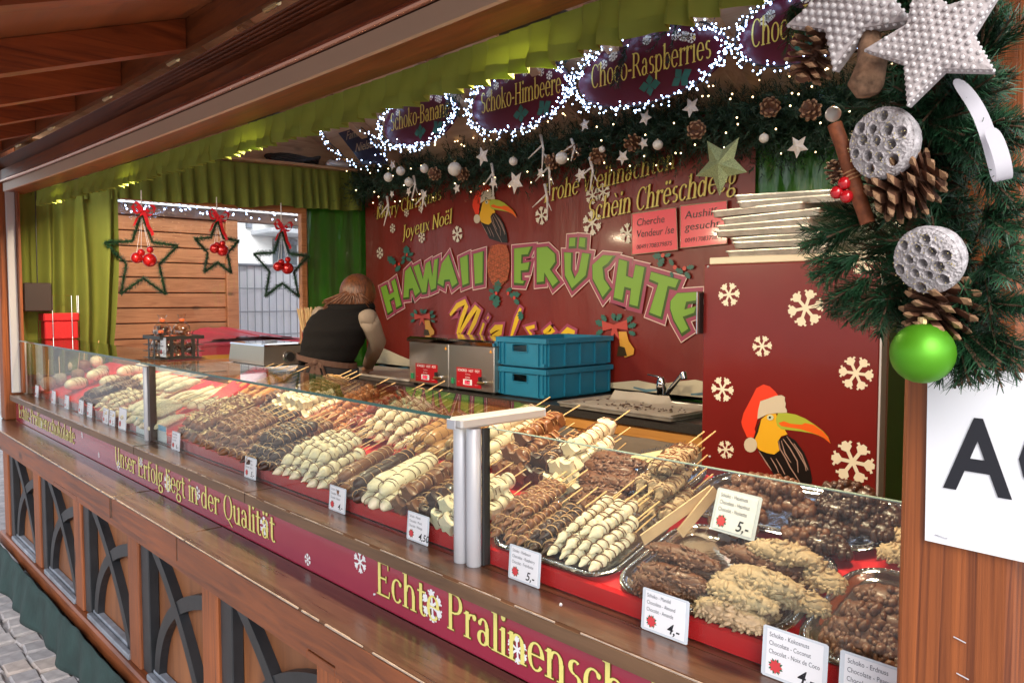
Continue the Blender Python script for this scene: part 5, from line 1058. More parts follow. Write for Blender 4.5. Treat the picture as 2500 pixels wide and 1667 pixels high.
GP = [ony(u, v, 3.24) for u, v in ((848, 452), (980, 432), (1120, 410), (1250, 388), (1400, 352), (1560, 325), (1700, 308), (1850, 290), (1980, 278), (2090, 262), (2250, 245))]
def gpt(t): i = min(int(t*(len(GP)-1)), len(GP)-2); f = t*(len(GP)-1)-i; return GP[i].lerp(GP[i+1], f)
mb = MB()
for k in range(2300):
    t = random.random(); c = gpt(t); a = random.uniform(0, 6.28); d = Vector((jit(.8), -.25+math.cos(a)*.8, math.sin(a))); sprig(mb, c+Vector((0, jit(.03), jit(.075)-.02)), d, random.uniform(.10, .20), 24, .038, .0024)
tag(mb.build('needles', mFIR, gd, fix=False), None, None, kind='stuff'); MB().tube([gpt(k/30) for k in range(31)], .02, 6).build('stem', P('stem', (.03, .02, .012), .9), gd)
mb = MB()
for k in range(110):
    c = gpt(random.random()); a = random.uniform(-1.9, 1.9); mb.ball(c+Vector((jit(.02), -.17*math.cos(a)-.01, .17*math.sin(a))), .0040, 6, 4)
tag(mb.build('warm_bulbs', P('bulb_warm', (1, .8, .5), .4, emis=(1, .70, .34), es=4), gd), None, None, kind='stuff')
# ornaments
mPEARL = P('ornament_white', (.72, .68, .62), .3, coat=.4); mGLIT = P('glitter_green', (.35, .42, .22), .35, .5, bump=1, bs=400, bd=.003, var=.5, vs=300); mWHW = P('white_wood', (.66, .60, .55), .8, var=.2, vs=40); mCONE = P('pine_cone', (.115, .045, .022), .65, var=.45, vs=60); mTIP = P('pine_cone_tip', (.30, .165, .085), .7, var=.3, vs=60)
def sph_profile(r): return [(r*math.sin(a)+1e-4, r*math.cos(a)) for a in [math.pi*i/12 for i in range(13)]]
def bauble(c, r, mat, label, group): 
    o = MB().lathe(sph_profile(r), 18, Matrix.Translation(c)).build('bauble', mat, None, smooth=True, org=c); MB().lathe([(r*.16, r*.96), (r*.16, r*1.14)], 8, Matrix.Translation(c), cap=True).build('cap', mBRASS, o); return tag(o, label, 'bauble', group)
def star3(c, r, th, mat, label, group, rot=0, N=Vector((0, -1, 0)), k=.48):
    N = N.normalized(); X = Vector((1, 0, 0)) if abs(N.x) < .9 else Vector((0, 1, 0)); Zv = N.cross(X).normalized()*-1; X = Zv.cross(N).normalized()*1; st = star5(r, k, 5, rot); pl = [c+X*a+Zv*b for a, b in st]
    mb = MB(); o_ = len(mb.v); mb.v += [c+N*th]+pl+[c-N*th*.6]
    for i in range(10): mb.f.append((0, 1+i, 1+(i+1) % 10)); mb.f.append((11, 1+(i+1) % 10, 1+i))
    return tag(mb.build('star_ornament', mat, None, org=c), label, 'ornament', group)
G3 = lambda u, v, y=3.08: ony(u, v, y)
for u, v, r in ((948, 433, .031), (978, 418, .030), (998, 445, .029), (1036, 412, .028), (1110, 413, .042), (1253, 394, .024), (1371, 386, .033), (1606, 354, .024), (1865, 338, .02), (1470, 365, .016)): bauble(G3(u, v, 3.02), r, mPEARL, 'small white ball hanging in the back fir garland', 'white balls in the garland')
for u, v, r, ro in ((958, 403, .05, .2), (1178, 382, .075, .35), (1204, 447, .05, .1), (1258, 445, .085, .15), (1320, 421, .04, -.2), (1417, 427, .05, .3), (1520, 384, .05, .1), (1571, 350, .04, .3), (1575, 288, .05, -.2), (1687, 262, .06, .2), (1948, 358, .06, .1), (998, 468, .04, 0), (1036, 475, .04, .2), (957, 474, .035, .1), (1115, 460, .045, .4), (1427, 305, .045, .5)): star3(G3(u, v, 3.04), r*.8, .012, mWHW, 'little white wooden star pinned to the back fir garland', 'white stars in the garland', ro)
star3(ony(1761, 402, 3.02), .135, .03, mGLIT, 'big glittering green star hanging over the banner', None, .05)
for u, v, L in ((1010, 430, .16), (1030, 465, .15), (1200, 400, .2), (1320, 330, .2), (1335, 380, .22), (1330, 450, .2), (1440, 385, .18), (945, 480, .2), (1395, 340, .12)):
    c = G3(u, v, 3.06); t = MB(); t.tube([c, c+Vector((.03, -.01, -L*.4)), c+Vector((.015+jit(.03), -.02, -L))], [.009, .007, .003], 6); t.tube([c+Vector((.02, -.01, -L*.3)), c+Vector((-.06+jit(.02), -.02, -L*.6))], [.006, .003], 5); t.tube([c+Vector((.02, 0, -L*.45)), c+Vector((.07, -.02, -L*.75))], [.005, .002], 5)
    tag(t.build('white_twig', mWHW, None, smooth=True, org=c), 'whitewashed twig hanging in the back fir garland', 'twig', 'white twigs in the garland')
def cone(c, axis, r, L, label, group, n=46, tipm=mTIP):
    t = thing('pine_cone', label, 'pine cone', c, group); axis = axis.normalized(); X = axis.orthogonal().normalized(); Y = axis.cross(X); sc_ = MB(); tp_ = MB()
    for k in range(n):
        f = (k+.5)/n; a = k*2.39996; rad = r*math.sin(math.pi*(.14+.72*f))**.8; o = X*math.cos(a)+Y*math.sin(a); base = c+axis*(L*(f-.5)*.85); d = (o*.86+axis*(f-.30)*.9).normalized(); s_ = d.cross(axis).normalized(); nn = d.cross(s_); w = r*.30
        p0 = base; p1 = base+d*rad*.66; p2 = base+d*rad
        sc_.loft([[p0+s_*w*.4, p0+nn*w*.2, p0-s_*w*.4, p0-nn*w*.2], [p1+s_*w, p1+nn*w*.35, p1-s_*w, p1-nn*w*.25], [p2+s_*w*.8, p2+nn*w*.4, p2-s_*w*.8, p2-nn*w*.3]]); p3 = p2+d*r*.16+nn*w*.1
        tp_.loft([[p2+s_*w*.83, p2+nn*w*.43, p2-s_*w*.83, p2-nn*w*.32], [p3+s_*w*.25, p3+nn*w*.2, p3-s_*w*.25, p3-nn*w*.1]])
    sc_.tube([c-axis*L*.42, c+axis*L*.4], [r*.3, r*.15], 8)
    tag(sc_.build('scales', mCONE, t, smooth=35), None, None, kind='stuff'); tag(tp_.build('scale_tips', tipm, t, smooth=35), None, None, kind='stuff'); return t
for u, v in ((1062, 425), (1130, 425), (1350, 395), (1460, 380), (1545, 348), (1400, 372), (1700, 318), (1880, 262), (1980, 270)): cone(G3(u, v, 3.07), Vector((jit(1), -1, jit(1))), .04, .06, 'small brown pine cone in the back fir garland', 'cones in the garland', 26)
# ================================================================== oval signs with light strings
OV = [((935, 1120, 215, 360), 'Schoko-Banane', 2.90), ((1150, 1400, 150, 322), 'Schoko-Himbeere', 2.90), ((1408, 1782, 62, 258), 'Choco-Raspberries', 2.90), ((1800, 2150, -40, 160), 'Choco-Banana', 2.90)]
mOVAL = P('oval_sign', (.085, .006, .018), .35); mBULB = P('bulb_cold', (.8, .9, 1), .4, emis=(.42, .62, 1), es=7); mWIRE = P('cable_black', (.012, .012, .014), .6)
def lights(parent_label, pts, n, spread, nm='string_lights'):
    t = thing(nm, parent_label, 'string lights', pts[0], 'string lights'); w = MB(); b = MB(); m = len(pts)
    w.tube(pts, .0035, 5)
    for k in range(n):
        f = random.random()*(m-1); i = int(f); p = pts[i].lerp(pts[min(i+1, m-1)], f-i); q = p+Vector((random.gauss(0, spread), -abs(random.gauss(0, .012))-.005, random.gauss(-.012, spread))); w.tube([p, q], .0016, 3, cap=False); b.ball(q, .0037, 6, 4)
    tag(w.build('cable', mWIRE, t), None, None, kind='stuff'); tag(b.build('bulbs', mBULB, t, smooth=True), None, None, kind='stuff'); return t
for (u0, u1, v0, v1), body, y in OV:
    uc, vc = (u0+u1)/2, (v0+v1)/2; c = ony(uc, vc, y); l_, r_ = ony(u0, vc, y).x, ony(u1, vc, y).x; rz = (ony(uc, v0, y).z-ony(uc, v1, y).z)/2*.93; rx = (r_-l_)/2*.97; c.x = (l_+r_)/2; c.z = ony(uc, vc, y).z+0
    t = thing('oval_sign', 'dark red oval sign reading %s under the roof' % body, 'sign', c, 'oval signs under the roof')
    ell = lambda k, e: [Vector((c.x+rx*k*math.cos(a), y+e, c.z+rz*k*math.sin(a))) for a in [2*math.pi*i/40 for i in range(40)]]
    MB().prism(ell(1, 0), (0, .012, 0)).build('board', mOVAL, t)
    serif('letter', body, (c.x-rx*.80, y-.003, c.z-.035), (1, 0, 0), Vector((.0, 0, .112))/1.45, mYEL if False else bpy.data.materials['greeting_yellow'], t, fitw=rx*1.62)
    for k in range(9): a = random.uniform(.5, 2.6); q = (c.x+rx*.72*math.cos(a), c.z+rz*.72*math.sin(a)); sheet('snowflake', [[fl]], lambda a_, b_, q=q: Vector((q[0]+a_*.022, y-.003, q[1]+b_*.022)), flc, t)
    for dx in (.0, .17):
        for a_ in range(4): 
            an = a_*1.6+dx*3; p0 = Vector((c.x+.02+dx, 0, c.z-rz*.52)); p1 = p0+Vector((math.cos(an)*.06, 0, math.sin(an)*.05)); n_ = Vector((-(p1-p0).z, 0, (p1-p0).x))*.4; pm_ = p0.lerp(p1, .5); MB().add([Vector((q.x, y-.0034-.0003*a_, q.z)) for q in (p0, pm_+n_, p1, pm_-n_)], [(0, 1, 2, 3)]).build('holly_leaf', mHOL, t)
    nb = int(260*(rx/.37)); lights('cold white light string looped round the %s sign' % body, [Vector((c.x+rx*1.02*math.cos(a), y-.02, c.z+rz*1.02*math.sin(a))) for a in [2*math.pi*i/48 for i in range(49)]], nb, .016)
# chalkboard with its lights
cq = [ony(u, v, 2.98) for u, v in ((800, 292), (868, 285), (945, 400), (885, 402))]
t = thing('chalk_board', 'dark blue handwritten board hanging under the roof beside the garland', 'sign', cq[3]); MB().prism(cq, (0, .012, 0)).build('board', P('board_blue', (.006, .010, .035), .3), t)
Xc = (cq[1]-cq[0]).normalized(); Yc = (cq[0]-cq[3]).normalized()
for i, (s_, f) in enumerate((('Wünscht', .80), ('Familie', .52), ('Nielsen', .26))): text('lettering', s_, cq[3]+(cq[0]-cq[3])*f+Xc*.03+Vector((0, -.003, 0)), (ony(860, 295, 2.98)-ony(808, 312, 2.98)).normalized(), (0, 0, 1), P('chalk', (.45, .36, .25), .8), t, size=.085, shear=.3)
lights('cold white light string hanging round the chalk board', [ony(u, v, 2.93) for u, v in ((785, 320), (800, 345), (822, 365), (850, 392), (885, 402), (935, 398), (945, 372), (925, 350), (905, 330), (880, 310), (868, 292))], 75, .022)
for u, v, d in ((1100, 225, Vector((.3, -.3, -.6))), (1125, 215, Vector((-.2, -.4, -.9))), (1345, 110, Vector((.6, -.2, -.3))), (1530, 110, Vector((.1, -.3, -1))), (1655, 40, Vector((-.3, -.3, -.6))), (625, 358, Vector((0, -.2, -1)))):
    mb = MB(); c = ony(u, v, 2.85)
    for k in range(3): sprig(mb, c, d+Vector((jit(.3), jit(.2), jit(.2))), .2, 60, .035, .0022)
    tag(mb.build('fir_sprig', mFIR, None, fix=False, org=c), 'loose fir sprig tucked between the oval signs', 'fir sprig', 'loose fir sprigs')
# ================================================================== window, hanging stars
wf = thing('end_window', 'wide window in the end wall with wooden frame', 'window', (-5.34, 2.15, 1.16)); F = .045
for a_, b_ in (((-5.352, WY0, WZ0), (-5.30, WY1, WZ0+F)), ((-5.352, WY0, WZ1-F), (-5.30, WY1, WZ1)), ((-5.352, WY0, WZ0+F), (-5.30, WY0+F, WZ1-F)), ((-5.352, WY1-F, WZ0+F), (-5.30, WY1, WZ1-F))): MB().box(a_, b_, .003).build('frame', mHUT, wf)
MB().box((-5.34, WY0+F, WZ0+F), (-5.336, WY1-F, WZ1-F)).build('pane', GLASS('window_glass', (.97, .98, .98), .8), wf)
mRB = P('ribbon_red', (.62, .012, .020), .4); mRBALL = P('bauble_red', (.55, .012, .012), .22, .5, coat=.5)
SX0 = -5.16
for i, (uc, vt, vb, ul, ur, vm) in enumerate(((335, 520, 718, 256, 434, 598), (527, 535, 666, 476, 583, 585), (690, 560, 724, 620, 752, 618))):
    T = onx(uc, vt, SX0); Bz = onx(uc, vb, SX0).z; yl, yr = onx(ul, vm, SX0).y, onx(ur, vm, SX0).y; zm = onx(uc, vm, SX0).z; cy = (yl+yr)/2; rx = (yr-yl)/2/.951; rz = (T.z-Bz)/1.81; cz = T.z-rz
    ord_ = ('large star of fir wire with red balls, beside the curtain', 'small star of fir wire with red balls, in the window middle', 'star of fir wire with red balls, beside the window frame')[i]
    t = thing('hanging_star', ord_, 'star', (SX0, cy, cz), 'fir stars in the window'); st = [(cy+a*rx, cz+b*rz) for a, b in star5(1, .45, 5)]; wire = MB(); mb = MB()
    for (y0, z0), (y1, z1) in zip(st, st[1:]+st[:1]):
        a = Vector((SX0, y0, z0)); b = Vector((SX0, y1, z1)); wire.tube([a, b], .006, 5); L = (b-a).length; sprig(mb, a, b-a, L, int(L*1500), .034, .0020, 1.2); sprig(mb, b, a-b, L, int(L*800), .032, .0020, 1.2)
    tag(mb.build('needles', mFIRL, t, fix=False), None, None, kind='stuff'); wire.build('wire', P('wire_green', (.01, .03, .015), .7), t)
    MB().tube([(SX0, cy, 2.30), (SX0, cy, T.z)], .0035, 5).build('cord', P('cord_white', (.7, .65, .6), .7), t)
    rb = MB()
    for sgn, L, q in ((-1, .07, .5), (1, .08, .2), (1, .16, -1.2), (-1, .11, -1.0)):
        p0 = Vector((SX0+.02, cy, T.z+.01)); d = Vector((.02, sgn*math.cos(q), math.sin(q))).normalized(); rb.grid(lambda s, tt: p0+d*(L*s)+Vector((.006*math.sin(6*s), .010*(tt-.5)*2*(1-.2*s), .010*math.sin(9*s)*sgn+.012*(tt-.5))), 8, 2)
        if q > 0: rb.grid(lambda s, tt: p0+d*(L*.9*math.sin(math.pi*s))+Vector((.01*math.cos(math.pi*s), .012*(tt-.5), .03*math.sin(2*math.pi*s)+.014*(tt-.5))), 12, 2)
    rb.build('ribbon', mRB, t, smooth=True, fix=False)
    sc_ = rx/.27
    for j, (dy, dz, r) in enumerate(((-.055, -.02, .036), (.045, -.035, .045), (-.02, .025, .024), (.05, .05, .022))):
        c = Vector((SX0+.02, cy+dy*sc_*.9, cz+dz*sc_*.9+rz*.05)); b_ = MB().lathe(sph_profile(r*(.75+.25*sc_)), 16, Matrix.Translation(c)).build('ball', mRBALL, t, smooth=True); MB().tube([c+Vector((0, 0, r*.9)), Vector((SX0, cy, T.z-.02))], .0012, 4).build('thread', mWHT, b_)
# ================================================================== beyond the window
random.seed(31)
HX = -7.1; yA, yB = onx(225, 700, HX).y, onx(552, 700, HX).y
nh = thing('neighbour_hut', 'neighbouring wooden hut of orange brown boards beyond the window', 'hut', (HX, (yA+yB)/2, 0))
zt = onx(400, 530, HX).z; zb = .35; nb_ = 15; ph = (zt-zb)/nb_
for k in range(nb_):
    z0 = zb+k*ph; MB().box((HX-.03+jit(.002), yA, z0+.005), (HX+.001, yB, z0+ph-.005), .005).build('board', mHUT, nh)
MB().box((HX-.05, yA, zb), (HX-.028, yB, zt)).build('backing', mDARK, nh)
MB().box((HX-.05, yB, zb), (HX+.03, yB+.11, zt+.02), .005).build('corner_post', mHUT, nh); MB().box((HX-.05, yA-.2, zt), (HX+.03, yB+1.0, zt+.10), .005).build('eaves_board', WOOD('hut_eaves', (.10, .05, .03), (.2, .1, .06), 'Y'), nh)
rf = MB(); n = 46
prf = [(HX+.10, zt+.12), (HX-1.2, zt+.55)]
rf.grid(lambda s, t: (prf[0][0]+(prf[1][0]-prf[0][0])*t, yA-.3+(yB+1.8-yA)*s, prf[0][1]+(prf[1][1]-prf[0][1])*t+.02*math.sin(s*n*6.28)), n*6, 1)
ro = rf.build('roof', P('corrugated_metal', (.42, .45, .48), .4, .6), nh, smooth=True, fix=False)
mb = MB(); w = MB()
for k in range(130):
    y = random.uniform(yA, yB+.9); z = zt+.16+jit(.16); mb.ball((HX+.12+jit(.03), y, z), .008, 5, 3)
tag(mb.build('light_string', bpy.data.materials['bulb_cold'], nh), None, None, kind='stuff')
mb = MB()
for k in range(36): sprig(mb, Vector((HX+.14, random.uniform(yA, yB+.8), zt+.24+jit(.05))), Vector((.1, jit(1), -.5+jit(.4))), .16, 26, .03, .003)
tag(mb.build('fir_branches', mFIR, nh, fix=False), None, None, kind='stuff')
# fence with white sheeting
FX = -9.2; fy0, fy1 = onx(548, 700, FX).y, onx(790, 700, FX).y; fz1 = onx(640, 648, FX).z; fz0 = onx(640, 830, FX).z-.5
fe = thing('site_fence', 'white sheeted mesh site fence beyond the window', 'fence', (FX, (fy0+fy1)/2, 0))
MB().grid(lambda s, t: (FX-.03+.015*math.sin(s*17+t*3), fy0+(fy1-fy0)*s, fz0+(fz1-fz0)*t), 50, 4).build('sheeting', P('white_sheet', (.74, .72, .76), .6), fe, smooth=True)
for k in range(15): y = fy0+(fy1-fy0)*k/14; MB().tube([(FX, y, fz0), (FX, y, fz1)], .006, 5).build('wire', P('wire_grey', (.30, .31, .33), .5, .6) if k == 0 else bpy.data.materials['wire_grey'], fe)
for k in range(6): z = fz0+(fz1-fz0)*k/5; MB().tube([(FX, fy0, z), (FX, fy1, z)], .006 if k < 5 else .022, 6).build('wire' if k < 5 else 'top_rail', bpy.data.materials['wire_grey'], fe)
MB().tube([(FX+.03, fy0, fz0-.6), (FX+.03, fy0, fz1+.03)], .03, 8).build('post', bpy.data.materials['wire_grey'], fe)
# pale building
BX = -16; by0, by1 = onx(520, 600, BX).y, onx(860, 600, BX).y
bd_ = thing('town_building', 'pale rendered building with grey windows and balcony far beyond the window', 'building', (BX, (by0+by1)/2, 0)); mREN = P('render_white', (.80, .80, .80), .8, var=.05, vs=3)
zf = lambda v: onx(650, v, BX).z; yf = lambda u: onx(u, 600, BX).y
MB().box((BX-.4, by0, 0), (BX, by1+6, zf(380))).build('wall', mREN, bd_)
for u0, u1, v0, v1 in ((665, 722, 582, 646), (600, 612, 530, 560)):
    wnd = MB().box((BX+.001, yf(u0), zf(v1)), (BX+.05, yf(u1), zf(v0))).build('window', P('window_dark', (.10, .12, .14), .2), bd_); MB().box((BX+.051, yf(u0), zf(v0)-.12), (BX+.09, yf(u1), zf(v0))).build('frame', mGRYS, wnd); MB().box((BX+.051, (yf(u0)+yf(u1))/2-.05, zf(v1)), (BX+.09, (yf(u0)+yf(u1))/2+.05, zf(v0)-.121)).build('frame', mGRYS, wnd)
bal = MB().box((BX, yf(612), zf(577)), (BX+1.0, by1+2, zf(565)), .02).build('balcony', P('concrete_grey', (.42, .44, .47), .8), bd_)
for k in range(16): y = yf(640)+k*.22; MB().tube([(BX+.95, y, zf(565)), (BX+.95, y, zf(540))], .02, 5).build('baluster', mGRYS, bal)
MB().box((BX, yf(640), zf(541)), (BX+1.0, by1+2, zf(537))).build('rail', mGRYS, bal)
# red waste container
RX = -6.25; ry0, ry1 = onx(490, 830, RX).y, onx(742, 830, RX).y; rz1 = onx(610, 808, RX).z
rc = thing('waste_container', 'red plastic waste container with ribbed lid just outside the window', 'container', (RX-.4, (ry0+ry1)/2, 0)); mRC = P('container_red', (.62, .05, .075), .45)
MB().loft([[(RX-.75, ry0+.12, 0), (RX-.05, ry0+.12, 0), (RX-.05, ry1-.1, 0), (RX-.75, ry1-.1, 0)], [(RX-.8, ry0, rz1-.12), (RX, ry0, rz1-.12), (RX, ry1, rz1-.12), (RX-.8, ry1, rz1-.12)]]).build('body', mRC, rc)
MB().box((RX-.82, ry0-.02, rz1-.119), (RX+.02, ry1+.02, rz1-.085), .01).build('rim', mRC, rc)
MB().grid(lambda s, t: (RX-.8+.8*t, ry0+(ry1-ry0)*s, rz1-.085+.09*math.sin(math.pi*s)*(1-.6*t)+.01*(1 if int(s*9) % 2 else 0)), 54, 6).build('lid', mRC, rc)
MB().box((RX+.021, ry0, rz1-.22), (RX+.03, ry1, rz1-.185)).build('yellow_stripe', P('stripe_yellow', (.75, .33, .04), .5), rc)
# ================================================================== things on the glass shelf
mWIREB = P('wire_black', (.012, .012, .013), .45)
cx0, cx1, cy0, cy1, cz0, cz1 = -3.30, -3.105, 1.06, 1.228, 1.385, 1.478
cd_ = thing('wire_caddy', 'black wire basket holding bagged chocolates on the glass shelf', 'basket', ((cx0+cx1)/2, (cy0+cy1)/2, cz0))
cn = [(cx0, cy0), (cx1, cy0), (cx1, cy1), (cx0, cy1)]
mb = MB()
for i in range(4):
    a, b = cn[i], cn[(i+1) % 4]
    p0, p1 = Vector((*a, 0)), Vector((*b, 0)); d = (p1-p0).normalized(); s_ = Vector((-d.y, d.x, 0))*.0015
    MB().loft([[q+s_+Vector((0, 0, cz1-.014)), q-s_+Vector((0, 0, cz1-.014)), q-s_+Vector((0, 0, cz1)), q+s_+Vector((0, 0, cz1))] for q in (p0, p1)]).build('rim_band', mWIREB, cd_)
    for z in (cz0+.003, cz0+.03, cz0+.055): MB().tube([p0+Vector((0, 0, z)), p1+Vector((0, 0, z))], .0016, 5).build('wire', mWIREB, cd_)
    for f in (.33, .66) if i % 2 == 0 else (.25, .5, .75): q = p0.lerp(p1, f); MB().box((q.x-.005*abs(d.x)-.0012, q.y-.005*abs(d.y)-.0012, cz0), (q.x+.005*abs(d.x)+.0012, q.y+.005*abs(d.y)+.0012, cz1-.014)).build('upright', mWIREB, cd_)
for k in range(5): x = cx0+(cx1-cx0)*(k+.5)/5; MB().tube([(x, cy0, cz0+.003), (x, cy1, cz0+.003)], .0016, 4).build('wire', mWIREB, cd_)
mBAG = GLASS('cellophane', (.95, .93, .9), 2.2)
BN = bpy.data.materials.new('x')
bp_ = [(-3.262, 1.10, .0), (-3.15, 1.10, .0), (-3.205, 1.145, .0), (-3.262, 1.19, .0), (-3.15, 1.188, .0), (-3.24, 1.115, .064), (-3.18, 1.17, .066), (-3.20, 1.095, .02)]
for i, (x, y, dz) in enumerate(bp_):
    c = Vector((x, y, cz0+.008+dz)); t = thing('chocolate_bag', 'clear cellophane bag of dark chocolates in the wire basket' if dz < .05 else ('tall tied cellophane bag of chocolates %s' % ('beside the price tag' if i == 5 else 'on the far side of the basket')), 'bag', c, 'bagged chocolates')
    prof = [(.002, 0), (.030, .004), (.036, .03), (.030, .055), (.014, .072), (.008, .080), (.014, .094), (.019, .102)]
    b = MB().lathe(prof, 14, Matrix.Translation(c)); b.v = [q+noise.noise_vector(q*70)*.004 for q in b.v]; b.build('bag', mBAG, t, smooth=True)
    n_ = MB(); 
    for k in range(16): n_.ball(c+Vector((jit(.018), jit(.018), random.uniform(.012, .05))), random.uniform(.008, .012), 6, 4)
    tag(n_.build('chocolates', CH['dark'] if i % 3 else CH['milk'], t, smooth=True), None, None, kind='stuff'); MB().lathe([(.0105, .074), (.0105, .084)], 10, Matrix.Translation(c), cap=True).build('tie', P('tie_orange', (.85, .16, .03), .4) if i == 0 else bpy.data.materials['tie_orange'], t)
card(398, 862, .062, .075, ['Schoko', 'Mandeln'], '5,-', 'price card clipped to the wire basket', y=1.070, z=1.398, lean=.02)
# red tissue box in a wire stand
q = Vector((-5.17, 1.16, 1.388)); tb = thing('paper_bag_stack', 'stack of folded red paper bags in a wire stand on the glass shelf', 'paper bags', q)
for z0, z1, o_ in ((0, .105, 0), (.1055, .152, .006)):
    MB().box((q.x-.075-o_, q.y-.05-o_, q.z+z0), (q.x+.04+o_, q.y+.125+o_, q.z+z1), .006).build('bags', P('paper_red_%d' % int(z0*1000), (.46, .008, .014), .7, bump=.2, bs=40), tb)
def ubar(p, d, h, w): return [p, p+Vector((0, 0, h)), p+d*w+Vector((0, 0, h)), p+d*w]
for p, d, w in ((Vector((q.x-.07, q.y-.062, q.z)), Vector((1, 0, 0)), .02), (Vector((q.x+.052, q.y-.01, q.z)), Vector((0, 1, 0)), .10), (Vector((q.x-.085, q.y+.03, q.z)), Vector((0, 1, 0)), .05), (Vector((q.x-.02, q.y+.137, q.z)), Vector((1, 0, 0)), .03)): MB().tube(ubar(p, d, .255, w), .0022, 6).build('wire', mCHROME, tb, smooth=40)
# dark screen hanging by the curtain
p0, p1 = onx(56, 690, -5.12), onx(128, 760, -5.12); sm = thing('till_screen', 'dark flat screen hanging in front of the green curtain', 'screen', ((-5.12), (p0.y+p1.y)/2, p1.z))
MB().box((-5.135, p0.y, p1.z), (-5.11, p1.y, p0.z), .006).build('case', P('screen_brown', (.030, .018, .016), .5), sm); MB().tube([(-5.122, (p0.y+p1.y)/2, p0.z), (-5.122, (p0.y+p1.y)/2+.005, 2.29)], .003, 5).build('cable', mWIREB, sm)
# ================================================================== sign on the right post
A = [ony(u, v, .899) for u, v in ((2265, 893), (2560, 893), (2545, 1380), (2258, 1318))]; A[1] = A[0]+Vector((.20, 0, -.003)); A[2] = A[3]+Vector((.20, 0, -.003))
ps = thing('paper_sign', 'white paper notice with large black letters stapled to the right post', 'sign', A[3]); MB().prism(A, (0, .001, 0)).build('paper', mCARD, ps)
h = (ony(2345, 1030, .898).z-ony(2345, 1205, .898).z); a0 = ony(2309, 1186, .8975); text('letter', 'A', (a0.x, .8975, a0.z), (1, 0, -.02), (0, 0, 1), mINK, ps, size=h/.70, bold=.02, fitw=(ony(2472, 1200, .8975).x-a0.x)); a1 = ony(2476, 1205, .8975); text('letter', 'C', (a1.x, .8975, a1.z), (1, 0, -.02), (0, 0, 1), mINK, ps, size=h/.70, bold=.02)
q = ony(2298, 1309, .8975); MB().tube([q+Vector((-.006, 0, .001)), q+Vector((.006, 0, -.001))], .0006, 5).build('staple', mALU, ps)
# ================================================================== fir swag on the right post with its decorations
WYY = .80
W3 = lambda u, v, y=WYY: ony(u, v, y)
sw = thing('fir_swag', 'fir branch swag hung on the right corner post', 'swag', W3(2250, 450, .86)); mb = MB(); st = MB()
SP = [(2240, -60), (2300, 100), (2290, 230), (2250, 330), (2280, 450), (2230, 560), (2270, 660), (2330, 730), (2375, 780)]
SPv = [W3(u, v, .855) for u, v in SP]; st.tube(SPv, .008, 6)
def sp2(t): i = min(int(t*(len(SPv)-1)), len(SPv)-2); return SPv[i].lerp(SPv[i+1], t*(len(SPv)-1)-i)
for k in range(520):
    t = random.random(); c = sp2(t); a = random.uniform(-.3, 3.4); d = Vector((math.cos(a)*1.0, -.35+jit(.25), math.sin(a)*.5-.35+jit(.5))); L = random.uniform(.04, .075); c = c+Vector((jit(.03), .02+jit(.02), jit(.03)))
    if (c+d.normalized()*L).x > -.228: continue
    sprig(mb, c, d, L, 60, .022, .0008, .8); st.tube([c, c+d.normalized()*L], .0012, 4)
for u, v, dx, dz in ((2330, 250, 1, .2), (2380, 300, .8, -.3), (2390, 160, .5, .6), (2400, 420, .7, -.4), (2400, 520, .6, -.3), (2100, 620, -1, -.3), (2120, 680, -.7, -.6), (2080, 560, -1, 0), (2350, 805, .5, -1), (2395, 815, .8, -.6), (2335, 810, .2, -1), (2410, 740, .6, -.4), (2180, 700, -.3, -1), (2400, 640, .5, -.3), (2260, 300, .9, -.2), (2330, 340, 1, -.3), (2140, 530, -1, .1), (2190, 60, -.4, .8), (1930, 15, .3, -.8)):
    c = W3(u, v, .83 if u > 1950 else .9)
    for k in range(7): d = Vector((dx+jit(.5), -.3+jit(.4), dz+jit(.5))); sprig(mb, c, d, .05, 75, .024, .0008, .8); st.tube([c, c+d.normalized()*.055], .0012, 4)
tag(mb.build('needles', mFIRL, sw, fix=False), None, None, kind='stuff'); tag(st.build('twigs', P('twig_brown', (.10, .055, .03), .9), sw), None, None, kind='stuff')
